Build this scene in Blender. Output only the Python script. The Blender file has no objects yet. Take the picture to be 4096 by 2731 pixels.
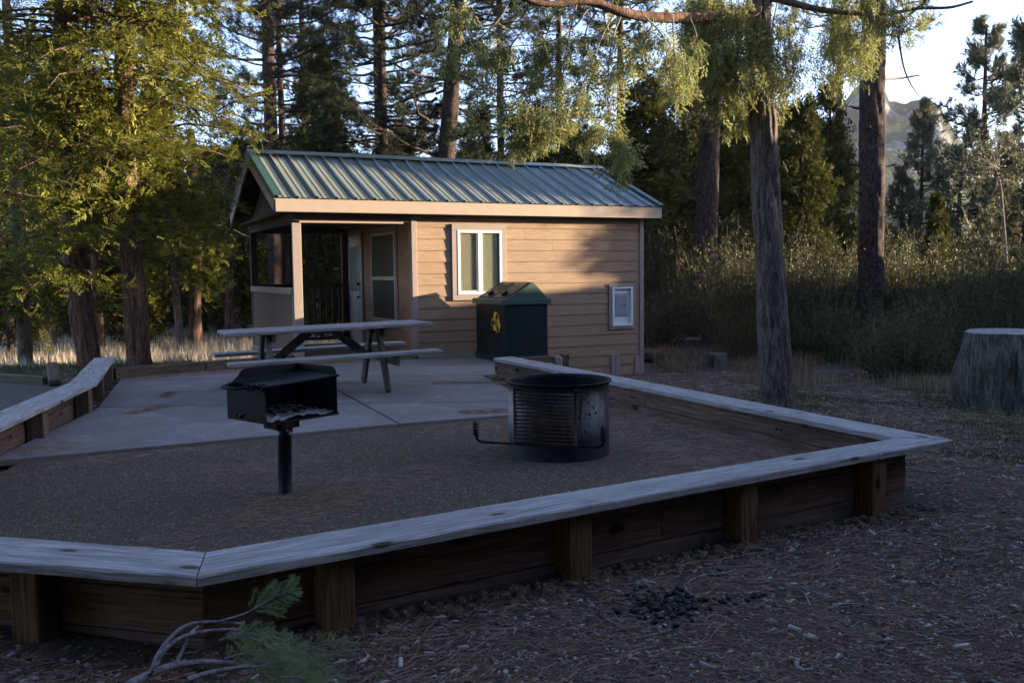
import bpy, bmesh, math, random
import numpy as np
from mathutils import Vector, Matrix
R = math.radians
rng = np.random.default_rng(7)
random.seed(7)
S = bpy.context.scene
COL = S.collection

# ------------------------------------------------------------------ camera, sky, sun, exposure
CAM_H, PITCH, ROLL, FPX = 1.4063, 0.0767, -0.0115, 3615.3     # eye height, tilt, roll, focal length (px of 4096)
cd = bpy.data.cameras.new('camera'); cam = bpy.data.objects.new('camera', cd); COL.objects.link(cam)
cd.sensor_width = 36; cd.lens = 36 * FPX / 4096; cd.clip_start = .05; cd.clip_end = 4000
_R0 = Vector((1, 0, 0)); _D0 = Vector((0, -math.sin(PITCH), -math.cos(PITCH))); _F = Vector((0, math.cos(PITCH), -math.sin(PITCH)))
_r = math.cos(ROLL) * _R0 - math.sin(ROLL) * _D0; _d = math.sin(ROLL) * _R0 + math.cos(ROLL) * _D0
m = Matrix.Identity(4)
for i in range(3): m[i][0] = _r[i]; m[i][1] = -_d[i]; m[i][2] = -_F[i]; m[i][3] = (0, 0, CAM_H)[i]
cam.matrix_world = m
cd.dof.use_dof = True; cd.dof.focus_distance = 5.2; cd.dof.aperture_fstop = 8.0
S.camera = cam
SUN_EL, SUN_AZ = R(8.5), R(8)            # azimuth from +X towards +Y
w = bpy.data.worlds.new('World'); S.world = w; w.use_nodes = True
nt = w.node_tree; bg = nt.nodes['Background']
sky = nt.nodes.new('ShaderNodeTexSky'); sky.sky_type = 'NISHITA'; sky.sun_disc = False
sky.sun_elevation = SUN_EL; sky.sun_rotation = R(90) - SUN_AZ
sky.altitude = 1600; sky.air_density = 1.0; sky.dust_density = 2.2; sky.ozone_density = 2.0
wb = nt.nodes.new('ShaderNodeMix'); wb.data_type = 'RGBA'; wb.blend_type = 'MULTIPLY'; wb.inputs[0].default_value = 1      # camera white balance
wb.inputs[7].default_value = (1.12, .98, 1.08, 1); nt.links.new(sky.outputs[0], wb.inputs[6]); nt.links.new(wb.outputs[2], bg.inputs[0]); bg.inputs[1].default_value = .135
sl = bpy.data.lights.new('sun', 'SUN'); sl.energy = 5.0; sl.angle = R(.53); sl.color = (1, .80, .56)
so = bpy.data.objects.new('sun', sl); COL.objects.link(so)
sd = Vector((math.cos(SUN_AZ) * math.cos(SUN_EL), math.sin(SUN_AZ) * math.cos(SUN_EL), math.sin(SUN_EL)))
so.rotation_euler = sd.to_track_quat('Z', 'Y').to_euler(); so.location = (20, 0, 12)
S.view_settings.view_transform = 'Standard'; S.view_settings.look = 'None'
S.view_settings.exposure = 2.35; S.view_settings.gamma = 1; S.view_settings.use_curve_mapping = False
S.render.engine = 'CYCLES'
S.cycles.max_bounces = 6; S.cycles.transparent_max_bounces = 8; S.cycles.volume_bounces = 0

# ------------------------------------------------------------------ helpers
MW = {}
def reg(o, M, parent=None):
    MW[o.name] = M.copy()
    if parent is not None:
        o.parent = parent; o.matrix_basis = MW[parent.name].inverted() @ M
    else: o.matrix_basis = M
    return o
def thing(name, label, cat, loc=(0, 0, 0), rz=0, group=None):
    o = bpy.data.objects.new(name, None); COL.objects.link(o); o.empty_display_size = .2
    o['label'] = label; o['category'] = cat
    if group: o['group'] = group
    return reg(o, Matrix.Translation(loc) @ Matrix.Rotation(rz, 4, 'Z'))
def tag(o, label=None, cat=None, group=None, kind=None):
    if label: o['label'] = label
    if cat: o['category'] = cat
    if group: o['group'] = group
    if kind: o['kind'] = kind
    return o
def mesh(name, V, F, mat=None, smooth=False):
    me = bpy.data.meshes.new(name)
    V = np.asarray(V, np.float32)
    if isinstance(F, np.ndarray):
        k = F.shape[1]
        me.vertices.add(len(V)); me.vertices.foreach_set('co', V.ravel())
        me.loops.add(F.size); me.loops.foreach_set('vertex_index', F.astype(np.int32).ravel())
        me.polygons.add(len(F)); me.polygons.foreach_set('loop_start', np.arange(0, F.size, k, dtype=np.int32))
        me.update(calc_edges=True)
    else:
        me.from_pydata([tuple(map(float, v)) for v in V], [], F); me.update()
    if smooth: me.polygons.foreach_set('use_smooth', np.ones(len(me.polygons), bool))
    if mat: me.materials.append(mat)
    return me
def tintattr(me, vals):
    a = me.attributes.new('tint', 'FLOAT', 'FACE'); a.data.foreach_set('value', np.asarray(vals, np.float32))
def link(name, me, M=None, parent=None):
    o = bpy.data.objects.new(name, me); COL.objects.link(o)
    return reg(o, M if M is not None else Matrix.Identity(4), parent)
def recenter(V):
    c = V.mean(0); return V - c, Matrix.Translation(c)
_cache = {}
def boxmesh(L, w_, t, bev, mat, name='piece'):
    key = (round(L, 3), round(w_, 3), round(t, 3), bev, mat.name)
    if key in _cache: return _cache[key]
    bm = bmesh.new(); bmesh.ops.create_cube(bm, size=1)
    for v in bm.verts: v.co = (v.co.x * L, v.co.y * w_, v.co.z * t)
    if bev: bmesh.ops.bevel(bm, geom=bm.edges[:], offset=min(bev, .3 * min(L, w_, t)), segments=1, affect='EDGES')
    me = bpy.data.meshes.new(name); bm.to_mesh(me); bm.free(); me.materials.append(mat)
    _cache[key] = me; return me
def frame(a, b, up=(0, 0, 1)):
    a, b = Vector(a), Vector(b); x = (b - a).normalized(); up = Vector(up)
    y = up.cross(x).normalized(); z = x.cross(y)
    M = Matrix.Identity(4)
    for i in range(3): M[i][0] = x[i]; M[i][1] = y[i]; M[i][2] = z[i]; M[i][3] = ((a + b) / 2)[i]
    return M, (b - a).length
def plank(name, parent, a, b, w_, t, mat, up=(0, 0, 1), bev=.004):
    M, L = frame(a, b, up)
    return link(name, boxmesh(L, w_, t, bev, mat, name), M, parent)
def prism(name, parent, poly, z0, z1, mat, axis=(1, 0), bev=.004, M0=None):
    """horizontal polygon extruded z0..z1; local x along axis so that the grain follows it"""
    M0 = M0 or Matrix.Identity(4)
    c = Vector((sum(p[0] for p in poly) / len(poly), sum(p[1] for p in poly) / len(poly)))
    an = math.atan2(axis[1], axis[0]); Rm = Matrix.Rotation(-an, 2)
    bm = bmesh.new(); h = (z1 - z0) / 2
    pts = [Rm @ (Vector(p) - c) for p in poly]
    if sum(pts[i].x * pts[(i + 1) % len(pts)].y - pts[(i + 1) % len(pts)].x * pts[i].y for i in range(len(pts))) < 0: pts.reverse()
    lo = [bm.verts.new((p.x, p.y, -h)) for p in pts]; hi = [bm.verts.new((p.x, p.y, h)) for p in pts]
    bm.faces.new(hi); bm.faces.new(list(reversed(lo)))
    for i in range(len(pts)):
        j = (i + 1) % len(pts); bm.faces.new((lo[i], lo[j], hi[j], hi[i]))
    if bev: bmesh.ops.bevel(bm, geom=bm.edges[:], offset=bev, segments=2, affect='EDGES')
    me = bpy.data.meshes.new(name); bm.to_mesh(me); bm.free(); me.materials.append(mat)
    return link(name, me, M0 @ Matrix.Translation((c.x, c.y, (z0 + z1) / 2)) @ Matrix.Rotation(an, 4, 'Z'), parent)
def tubes(paths, sides=6, cap=True):
    """list of (pts, radii) -> one vertex/face set"""
    VV, FF, off = [], [], 0
    for pts, rad in paths:
        P = np.asarray(pts, float); n = len(P); rad = np.broadcast_to(np.asarray(rad, float), (n,))
        T = np.gradient(P, axis=0); T /= np.linalg.norm(T, axis=1)[:, None] + 1e-9
        ref = np.array([0, 0, 1.]) if abs(T[0, 2]) < .9 else np.array([1., 0, 0])
        A = np.cross(T, ref); A /= np.linalg.norm(A, axis=1)[:, None] + 1e-9; B = np.cross(T, A)
        th = np.arange(sides) * 2 * np.pi / sides
        ring = (np.cos(th)[None, :, None] * A[:, None] + np.sin(th)[None, :, None] * B[:, None]) * rad[:, None, None] + P[:, None]
        V = ring.reshape(-1, 3); i = np.arange(n - 1)[:, None] * sides; j = np.arange(sides)[None]; jn = (j + 1) % sides
        Fq = np.stack([i + j, i + jn, i + sides + jn, i + sides + j], -1).reshape(-1, 4) + off
        VV.append(V); FF.append(Fq); off += len(V)
    return np.concatenate(VV), np.concatenate(FF)
def tube(name, parent, pts, rad, mat, sides=10, smooth=True):
    V, F = tubes([(pts, rad)], sides); F = [tuple(f) for f in F]; n = len(V)
    F.append(tuple(range(sides))); F.append(tuple(range(n - 1, n - sides - 1, -1)))
    V, M = recenter(V); me = mesh(name, V, F, mat)
    for p in me.polygons:
        if len(p.vertices) == 4: p.use_smooth = smooth
    return link(name, me, M, parent)
def smoothpath(pts, n=8):
    P = np.asarray(pts, float); out = []
    Q = np.vstack([2 * P[0] - P[1], P, 2 * P[-1] - P[-2]])
    for i in range(1, len(Q) - 2):
        for t in np.linspace(0, 1, n, endpoint=False):
            out.append(.5 * ((2 * Q[i]) + (-Q[i - 1] + Q[i + 1]) * t + (2 * Q[i - 1] - 5 * Q[i] + 4 * Q[i + 1] - Q[i + 2]) * t * t + (-Q[i - 1] + 3 * Q[i] - 3 * Q[i + 1] + Q[i + 2]) * t ** 3))
    out.append(P[-1]); return np.array(out)
def raydir(u, v):
    a = (u - 2048) / FPX; b = (v - 1365.5) / FPX; c, s = math.cos(ROLL), math.sin(ROLL)
    uu = a * c + b * s; vv = -a * s + b * c
    return np.array([uu, math.cos(PITCH) - vv * math.sin(PITCH), -math.sin(PITCH) - vv * math.cos(PITCH)])
def at(dx, dy, Y):
    """world point at depth Y (metres ahead of the tripod) for a place measured in the photograph (2352 px wide)"""
    d = raydir(dx * 1.7415, dy * 1.7415); t = Y / d[1]; return np.array([d[0] * t, Y, CAM_H + d[2] * t])
def vnoise(shape, sx, sy, seed, wrapx=False):
    """smooth value noise on a grid of `shape` with cell counts sx, sy"""
    r = np.random.default_rng(seed); g = r.random((sy + 2, sx + 2)) * 2 - 1
    if wrapx: g[:, sx] = g[:, 0]; g[:, sx + 1] = g[:, 1]
    y = np.linspace(0, sy, shape[0]); x = np.linspace(0, sx, shape[1], endpoint=not wrapx)
    yi = np.minimum(y.astype(int), sy); xi = np.minimum(x.astype(int), sx); fy = y - yi; fx = x - xi
    fy = fy * fy * (3 - 2 * fy); fx = fx * fx * (3 - 2 * fx)
    a = g[yi][:, xi]; b = g[yi][:, xi + 1]; c = g[yi + 1][:, xi]; d = g[yi + 1][:, xi + 1]
    return (a * (1 - fx) + b * fx) * (1 - fy)[:, None] + (c * (1 - fx) + d * fx) * fy[:, None]

# ------------------------------------------------------------------ materials
class MB:
    def __init__(s, name, rough=.7, spec=.3, metal=0):
        s.m = bpy.data.materials.new(name); s.m.use_nodes = True; s.nt = s.m.node_tree
        s.b = s.nt.nodes['Principled BSDF']; s.b.inputs['Roughness'].default_value = rough
        s.b.inputs['Specular IOR Level'].default_value = spec; s.b.inputs['Metallic'].default_value = metal
        s.tc = s.nt.nodes.new('ShaderNodeTexCoord')
    def n(s, t, **k):
        nd = s.nt.nodes.new(t)
        for a, b in k.items(): setattr(nd, a, b)
        return nd
    def l(s, a, b): s.nt.links.new(a, b)
    def co(s, scale=(1, 1, 1), kind='Object', rnd=True):
        mp = s.n('ShaderNodeMapping'); mp.inputs['Scale'].default_value = scale
        if rnd and kind == 'Object':
            oi = s.n('ShaderNodeObjectInfo'); ad = s.n('ShaderNodeVectorMath', operation='MULTIPLY_ADD')
            mu = s.n('ShaderNodeMath', operation='MULTIPLY'); mu.inputs[1].default_value = 37.
            s.l(oi.outputs['Random'], mu.inputs[0]); ad.inputs[1].default_value = (1, 1, 1)
            s.l(s.tc.outputs[kind], ad.inputs[0]); s.l(mu.outputs[0], ad.inputs[2]); s.l(ad.outputs[0], mp.inputs[0])
        else: s.l(s.tc.outputs[kind], mp.inputs[0])
        return mp.outputs[0]
    def noise(s, co, scale=5, detail=4, rough=.55, dist=0):
        x = s.n('ShaderNodeTexNoise'); s.l(co, x.inputs['Vector']); x.inputs['Scale'].default_value = scale
        x.inputs['Detail'].default_value = detail; x.inputs['Roughness'].default_value = rough; x.inputs['Distortion'].default_value = dist
        return x.outputs['Fac']
    def vor(s, co, scale=5, feature='F1', out='Distance', rnd=1):
        x = s.n('ShaderNodeTexVoronoi', feature=feature); s.l(co, x.inputs['Vector']); x.inputs['Scale'].default_value = scale
        x.inputs['Randomness'].default_value = rnd; return x.outputs[out]
    def ramp(s, f, stops):
        r = s.n('ShaderNodeValToRGB'); s.l(f, r.inputs[0]); e = r.color_ramp.elements
        while len(e) < len(stops): e.new(.5)
        for q, (p, c) in zip(e, stops):
            q.position = p; q.color = (c, c, c, 1) if not hasattr(c, '__len__') else (*c, 1)
        return r.outputs[0]
    def mix(s, f, a, b, mode='MIX'):
        x = s.n('ShaderNodeMix', data_type='RGBA', blend_type=mode)
        for sock, v in ((x.inputs[0], f), (x.inputs[6], a), (x.inputs[7], b)):
            if hasattr(v, 'is_output'): s.l(v, sock)
            elif hasattr(v, '__len__'): sock.default_value = (*v, 1)
            else: sock.default_value = v
        return x.outputs[2]
    def col(s, c):
        if hasattr(c, 'is_output'): s.l(c, s.b.inputs['Base Color'])
        else: s.b.inputs['Base Color'].default_value = (*c, 1)
    def bump(s, h, strength=.5, dist=.01):
        x = s.n('ShaderNodeBump'); s.l(h, x.inputs['Height']); x.inputs['Strength'].default_value = strength; x.inputs['Distance'].default_value = dist
        s.l(x.outputs[0], s.b.inputs['Normal'])
def wood(name, dark, mid, light, crack=.25, knots=True, rough=.85, gx=1.2, gy=26):
    k = MB(name, rough, .15); g = k.noise(k.co((gx, gy, gy)), 3, 6, .65, .6); big = k.noise(k.co((.6, 3, 3)), 2, 3)
    c = k.ramp(g, [(.36, dark), (.5, mid), (.64, light)])
    c = k.mix(k.ramp(big, [(.35, 0), (.7, .5)]), c, tuple(x * .62 for x in mid))
    fine = k.noise(k.co((3, 120, 120)), 3, 3); cr = k.ramp(k.noise(k.co((.9, 34, 34)), 2.3, 5, .7), [(.33, 1), (.39, 0)])
    c = k.mix(cr, c, tuple(x * crack for x in dark)); c = k.mix(k.ramp(k.noise(k.co((1.5, 5, 5)), 2.6, 6, .7), [(.50, 0), (.66, .5)]), c, (mid[0] * .62, mid[1] * .56, mid[2] * .48))
    if knots:
        v = k.vor(k.co((2.3, 5.2, 5.2)), 1.0); kn = k.ramp(v, [(.10, 1), (.15, 0)]); c = k.mix(k.ramp(v, [(.10, .45), (.24, 0)]), c, mid if False else tuple(x * .55 for x in mid))
        c = k.mix(kn, c, (dark[0] * .42, dark[1] * .32, dark[2] * .24))
    k.col(c); k.bump(k.mix(.5, g, fine), .55, .006); return k.m
def flat(name, c, rough=.6, spec=.3, metal=0, var=.12, sc=6, bump=0, bsc=60):
    k = MB(name, rough, spec, metal); n_ = k.noise(k.co((1, 1, 1)), sc, 5)
    k.col(k.ramp(n_, [(.3, tuple(x * (1 - var) for x in c)), (.7, tuple(min(1, x * (1 + var)) for x in c))]))
    if bump: k.bump(k.noise(k.co((1, 1, 1)), bsc, 3), bump, .003)
    return k.m
M_cap = wood('weathered_grey_wood', (.17, .165, .16), (.32, .315, .31), (.47, .46, .44))
M_table = wood('grey_table_wood', (.14, .13, .12), (.28, .265, .25), (.42, .40, .37))
M_board = wood('stained_wall_board', (.07, .047, .037), (.15, .10, .078), (.23, .16, .125), knots=True)
M_boardgrey = wood('greyed_lower_board', (.08, .068, .058), (.145, .122, .105), (.21, .18, .155))
M_post = wood('brown_post_wood', (.05, .029, .016), (.13, .08, .043), (.20, .13, .075), gy=20)
M_curb = wood('old_curb_timber', (.05, .04, .03), (.12, .09, .06), (.19, .15, .1))
M_endgrain = flat('timber_end', (.3, .27, .23), .9, .1, var=.3, sc=20)
def siding():
    k = MB('siding_board', .72, .2); g = k.noise(k.co((1.1, 1, 16)), 4, 6, .6, 1.2); h = k.noise(k.co((.9, 1, 1)), 3, 3)
    c = k.ramp(g, [(.28, (.23, .155, .097)), (.5, (.33, .228, .148)), (.66, (.39, .275, .18)), (.74, (.50, .38, .26))])
    c = k.mix(k.ramp(h, [(.35, 0), (.7, .35)]), c, (.22, .14, .085))
    oi = k.n('ShaderNodeObjectInfo'); c = k.mix(k.ramp(oi.outputs['Random'], [(0, .0), (1, .3)]), c, (.24, .16, .11))
    k.col(c); k.bump(g, .35, .004); return k.m
M_siding = siding()
M_trim = flat('taupe_trim_paint', (.29, .235, .20), .6, .3, var=.06, bump=.15)
M_fascia = flat('tan_fascia_paint', (.36, .285, .215), .55, .3, var=.05, bump=.1)
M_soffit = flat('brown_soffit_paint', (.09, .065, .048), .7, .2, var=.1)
M_panelw = flat('porch_panel_paint', (.16, .115, .09), .65, .2, var=.08)
M_rtrim = flat('green_metal_trim', (.035, .085, .065), .42, .5, var=.08, sc=3)
M_roof = flat('green_metal_roof', (.018, .058, .044), .42, .6, metal=.0, var=.12, sc=3)
_rb = M_roof.node_tree.nodes['Principled BSDF']; _rb.inputs['Sheen Weight'].default_value = .27; _rb.inputs['Sheen Roughness'].default_value = .35; _rb.inputs['Sheen Tint'].default_value = (1, .97, .9, 1); _rb.inputs['Coat Weight'].default_value = .6; _rb.inputs['Coat Roughness'].default_value = .09; _rb.inputs['Coat IOR'].default_value = 1.42
M_white = flat('white_vinyl', (.74, .74, .72), .4, .4, var=.03)
M_door = flat('painted_door', (.50, .49, .44), .5, .3, var=.04)
M_frame = flat('aluminium_screen_frame', (.50, .46, .40), .45, .4, var=.05)
M_screen = flat('window_screen_mesh', (.035, .04, .04), .35, .5, var=.1)
M_blind = flat('window_blind', (.62, .52, .36), .6, .3, var=.05)
M_elec = flat('grey_electrical_box', (.27, .31, .35), .45, .4, var=.04)
M_black = flat('black_hardware', (.012, .012, .014), .4, .5)
M_brass = flat('brass_lock', (.45, .3, .1), .35, .5, metal=.8)
M_binbody = flat('dark_green_bin_paint', (.005, .019, .020), .33, .5, var=.1, sc=4)
M_binlid = flat('bin_lid_paint', (.035, .080, .062), .42, .5, var=.08, sc=4)
M_bindoor = flat('bin_door_dark', (.006, .009, .010), .42, .3, var=.15, sc=3)
M_yellow = flat('yellow_print', (.62, .38, .03), .5, .3, var=.1)
M_label = flat('maroon_label', (.10, .03, .04), .5, .3)
M_labelw = flat('label_white', (.6, .6, .58), .5, .3)
M_steel = flat('black_grill_steel', (.008, .008, .011), .6, .18, var=.35, sc=9, bump=.2, bsc=90)
M_post_steel = flat('grill_post_paint', (.012, .015, .024), .42, .4, var=.2)
M_bolt = flat('bolt_zinc', (.5, .5, .5), .3, .6, metal=.6)
M_ash = flat('ash', (.20, .195, .19), .95, .05, var=.6, sc=40, bump=.6, bsc=80)
M_coal = flat('charcoal', (.008, .008, .009), .6, .3, var=.4, sc=30, bump=.6, bsc=60)
M_joint = flat('joint_dirt', (.06, .045, .035), .95, .05, var=.3, sc=30)
def ringmat():
    k = MB('weathered_galvanised_steel', .5, .4, .35); co = k.co((1, 1, 1), rnd=False)
    z = k.n('ShaderNodeSeparateXYZ'); k.l(co, z.inputs[0])
    base = k.ramp(k.noise(k.co((1, 1, .3), rnd=False), 6, 5), [(.3, (.27, .285, .31)), (.7, (.46, .48, .52))])
    strk = k.noise(k.co((7, 7, .8), rnd=False), 2.2, 7, .7)
    rust = k.ramp(strk, [(.53, 0), (.59, 1)])
    sp = k.ramp(k.noise(k.co((1, 1, .7), rnd=False), 26, 4, .7), [(.56, 0), (.62, 1)])
    c = k.mix(rust, base, (.09, .04, .025)); c = k.mix(sp, c, (.07, .032, .022))
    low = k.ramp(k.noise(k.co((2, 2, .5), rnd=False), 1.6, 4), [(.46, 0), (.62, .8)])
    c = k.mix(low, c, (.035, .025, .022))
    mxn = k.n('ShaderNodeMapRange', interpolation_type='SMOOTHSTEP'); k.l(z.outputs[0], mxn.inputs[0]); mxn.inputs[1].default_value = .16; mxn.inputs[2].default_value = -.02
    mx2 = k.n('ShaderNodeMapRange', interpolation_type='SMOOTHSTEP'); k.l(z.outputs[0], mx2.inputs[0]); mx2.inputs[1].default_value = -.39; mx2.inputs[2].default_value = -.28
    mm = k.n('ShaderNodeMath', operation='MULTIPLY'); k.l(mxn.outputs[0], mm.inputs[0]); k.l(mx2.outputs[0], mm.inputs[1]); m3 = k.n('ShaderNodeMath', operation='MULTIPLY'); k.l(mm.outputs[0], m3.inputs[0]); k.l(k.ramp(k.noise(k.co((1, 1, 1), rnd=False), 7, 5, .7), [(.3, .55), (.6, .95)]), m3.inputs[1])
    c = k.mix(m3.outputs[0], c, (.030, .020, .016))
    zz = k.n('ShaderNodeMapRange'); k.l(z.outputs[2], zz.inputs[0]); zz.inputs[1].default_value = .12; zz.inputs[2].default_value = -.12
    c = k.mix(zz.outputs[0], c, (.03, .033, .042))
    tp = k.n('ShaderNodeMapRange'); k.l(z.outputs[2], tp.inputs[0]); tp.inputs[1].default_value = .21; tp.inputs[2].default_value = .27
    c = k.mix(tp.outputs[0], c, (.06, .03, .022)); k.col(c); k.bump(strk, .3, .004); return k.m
M_ring = ringmat()
M_ringin = flat('sooty_inner_steel', (.012, .011, .012), .8, .2, var=.4)
M_rust = flat('rusty_bar', (.055, .026, .016), .7, .3, var=.4, sc=20, bump=.4)
def concrete():
    k = MB('patio_concrete', .85, .2); co = k.co((1, 1, 1), 'Object', False)
    n1 = k.noise(co, 1.1, 5); n2 = k.noise(co, 60, 4, .7); st = k.noise(co, 3.5, 6, .7)
    c = k.ramp(n1, [(.3, (.145, .129, .12)), (.7, (.215, .193, .182))]); c = k.mix(k.ramp(st, [(.52, 0), (.68, .55)]), c, (.31, .285, .28))
    c = k.mix(k.ramp(n2, [(.3, .35), (.5, 0)]), c, (.12, .1, .09)); k.col(c); k.bump(n2, .3, .003); return k.m
M_conc = concrete()
def groundmat(name, cols, speck=1.0, sc=1.0, green=0, needle=.5):
    k = MB(name, .95, .1); co = k.co((1, 1, 1), 'Object', False)
    n1 = k.noise(co, .8 * sc, 6); n2 = k.noise(co, 45 * sc, 4, .8); v = k.vor(co, 90 * sc, out='Color'); v2 = k.noise(co, 9 * sc, 6, .75)
    c = k.ramp(n2, [(.3, cols[0]), (.5, cols[1]), (.7, cols[2])])
    c = k.mix(k.ramp(v2, [(.45, 0), (.65, needle)]), c, cols[3])
    sp = k.n('ShaderNodeSeparateColor'); k.l(v, sp.inputs[0])
    c = k.mix(k.ramp(sp.outputs[0], [(.93 - .03 * speck, 0), (.98, .75)]), c, (.34, .31, .27))
    c = k.mix(k.ramp(sp.outputs[1], [(.0, .7), (.25, 0)]), c, tuple(x * .4 for x in cols[0]))
    if green: c = k.mix(k.ramp(k.noise(co, .55, 6, .7), [(.52, 0), (.62, green)]), c, (.035, .06, .018))
    k.col(c); k.bump(k.mix(.5, n2, v), .9, .012); return k.m
M_gravel = groundmat('decomposed_granite', [(.042, .031, .021), (.098, .075, .053), (.15, .12, .088), (.115, .058, .030)], 1.4, 1.3)
M_ground = groundmat('forest_floor', [(.024, .018, .014), (.054, .041, .032), (.115, .093, .078), (.105, .06, .038)], 1.3, .8, .3, .85)
M_pad = groundmat('dark_gravel_pad', [(.07, .06, .055), (.10, .09, .08), (.14, .125, .11), (.09, .075, .06)], .6, 1.2)
M_road = flat('far_road', (.16, .15, .15), .9, .1, var=.15)
def leafmat(name, dark, light, trans=.35, spec=.35, rough=.5, ov=.35):
    k = MB(name, rough, spec); a = k.n('ShaderNodeAttribute', attribute_name='tint')
    oi = k.n('ShaderNodeObjectInfo')
    c = k.ramp(a.outputs['Fac'], [(0, dark), (1, light)])
    c = k.mix(k.ramp(oi.outputs['Random'], [(0, 0), (1, ov)]), c, tuple(x * .5 * y for x, y in zip(dark, (1.25, .9, .9)))); k.col(c)
    tr = k.n('ShaderNodeBsdfTranslucent'); k.l(c, tr.inputs[0]); mx = k.n('ShaderNodeMixShader'); mx.inputs[0].default_value = trans
    k.l(k.b.outputs[0], mx.inputs[1]); k.l(tr.outputs[0], mx.inputs[2]); k.l(mx.outputs[0], k.nt.nodes['Material Output'].inputs[0]); return k.m
M_cedar = leafmat('cedar_foliage', (.018, .028, .008), (.35, .35, .06), .30, .10)
M_cedar2 = leafmat('hanging_cedar_foliage', (.06, .075, .022), (.40, .41, .15), .42, .2)
M_pine = leafmat('pine_needles', (.016, .027, .016), (.065, .08, .035), .25, .12)
M_dark = leafmat('forest_foliage', (.017, .026, .009), (.14, .14, .03), .28, .08)
M_pale = leafmat('pale_pine_foliage', (.075, .09, .05), (.19, .19, .10), .35)
M_shrub = leafmat('manzanita_leaves', (.035, .042, .016), (.17, .165, .06), .25, .15, .5, .6)
M_shrub2 = leafmat('rounded_shrub_leaves', (.05, .06, .022), (.20, .22, .08), .3, .2, .5, .2)
M_fresh = leafmat('fallen_spray', (.13, .20, .09), (.34, .40, .20), .3, .2)
M_straw_shade = leafmat('shaded_grass_blades', (.14, .10, .06), (.40, .32, .21), .25, .1, .8)  # darker copy of the dry grass colour, shade painted in for the right side
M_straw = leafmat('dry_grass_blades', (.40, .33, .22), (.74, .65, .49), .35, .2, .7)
M_green = leafmat('short_green_grass', (.03, .07, .012), (.08, .13, .03), .3)
M_needle = leafmat('fallen_needles', (.11, .056, .034), (.38, .26, .175), .05, .2, .7)
M_chip = leafmat('wood_chips', (.05, .043, .04), (.50, .46, .43), .0, .15, .85)
def barkmat(name, dark, mid, light, sx=7, sz=1.0, rough=.9):
    k = MB(name, rough, .12); g = k.mix(.38, k.noise(k.co((sx, sx, sz)), 3.4, 8, .72, .5), k.noise(k.co((sx * .9, sx * .9, sz * 2.6)), 4.3, 6, .75, 1.2)); h = k.noise(k.co((1, 1, .5)), 3, 4); f = k.noise(k.co((3, 3, 1)), 30, 4, .7)
    c = k.ramp(g, [(.36, tuple(x * .6 for x in dark)), (.45, dark), (.52, mid), (.64, light)]); c = k.mix(k.ramp(h, [(.4, 0), (.7, .5)]), c, tuple(x * .6 for x in mid))
    k.col(c); k.bump(k.mix(.3, g, f), 1.0, .04); return k.m
M_cbark = barkmat('cedar_bark', (.07, .04, .028), (.17, .105, .075), (.30, .21, .16))
M_gbark = barkmat('grey_cedar_bark', (.06, .046, .038), (.165, .13, .108), (.30, .245, .205), 10, 1.6)
M_pbark = barkmat('pine_bark', (.02, .014, .012), (.058, .041, .034), (.14, .10, .08), 5, 3)
M_twig = barkmat('grey_twig_bark', (.15, .12, .10), (.30, .26, .22), (.42, .37, .33), 9, 9)
M_stump = barkmat('weathered_stump_wood', (.05, .045, .04), (.15, .135, .12), (.27, .25, .23), 9, .8)
M_stumptop = wood('stump_cut_face', (.18, .17, .165), (.30, .29, .28), (.40, .385, .37), knots=False, gx=6, gy=8)
M_fgtwig = barkmat('fallen_branch_bark', (.2, .18, .19), (.38, .35, .37), (.5, .47, .49), 9, 9)
def glassmat(name='window_glass', tint=(.86, .90, .88), f=.55):
    k = MB(name, .02, .5); t = k.n('ShaderNodeBsdfTransparent'); t.inputs[0].default_value = (*tint, 1)
    g = k.n('ShaderNodeBsdfGlossy'); g.inputs['Roughness'].default_value = .02; g.inputs[0].default_value = (1, 1, 1, 1)
    lw = k.n('ShaderNodeLayerWeight'); lw.inputs[0].default_value = .5; pw_ = k.n('ShaderNodeMath', operation='POWER'); pw_.inputs[1].default_value = 3.; k.l(lw.outputs['Facing'], pw_.inputs[0]); ma = k.n('ShaderNodeMath', operation='MULTIPLY_ADD'); ma.inputs[1].default_value = .8; ma.inputs[2].default_value = .05; k.l(pw_.outputs[0], ma.inputs[0]); mx = k.n('ShaderNodeMixShader')
    k.l(ma.outputs[0], mx.inputs[0]); k.l(t.outputs[0], mx.inputs[1]); k.l(g.outputs[0], mx.inputs[2])
    k.l(mx.outputs[0], k.nt.nodes['Material Output'].inputs[0]); return k.m
M_glass = glassmat()
def mountainmat():
    k = MB('granite_mountain', .9, .1); co = k.co((1, 1, 1), 'Object', False)
    n1 = k.noise(co, .035, 8, .65, .5); n2 = k.noise(co, .12, 6, .7)
    rock = k.ramp(n2, [(.3, (.10, .10, .105)), (.6, (.21, .205, .20))])
    c = k.mix(k.ramp(n1, [(.38, 0), (.47, 1)]), rock, (.028, .042, .026)); k.col(c); k.bump(n2, 1, 6); return k.m
M_mount = mountainmat()

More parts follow.
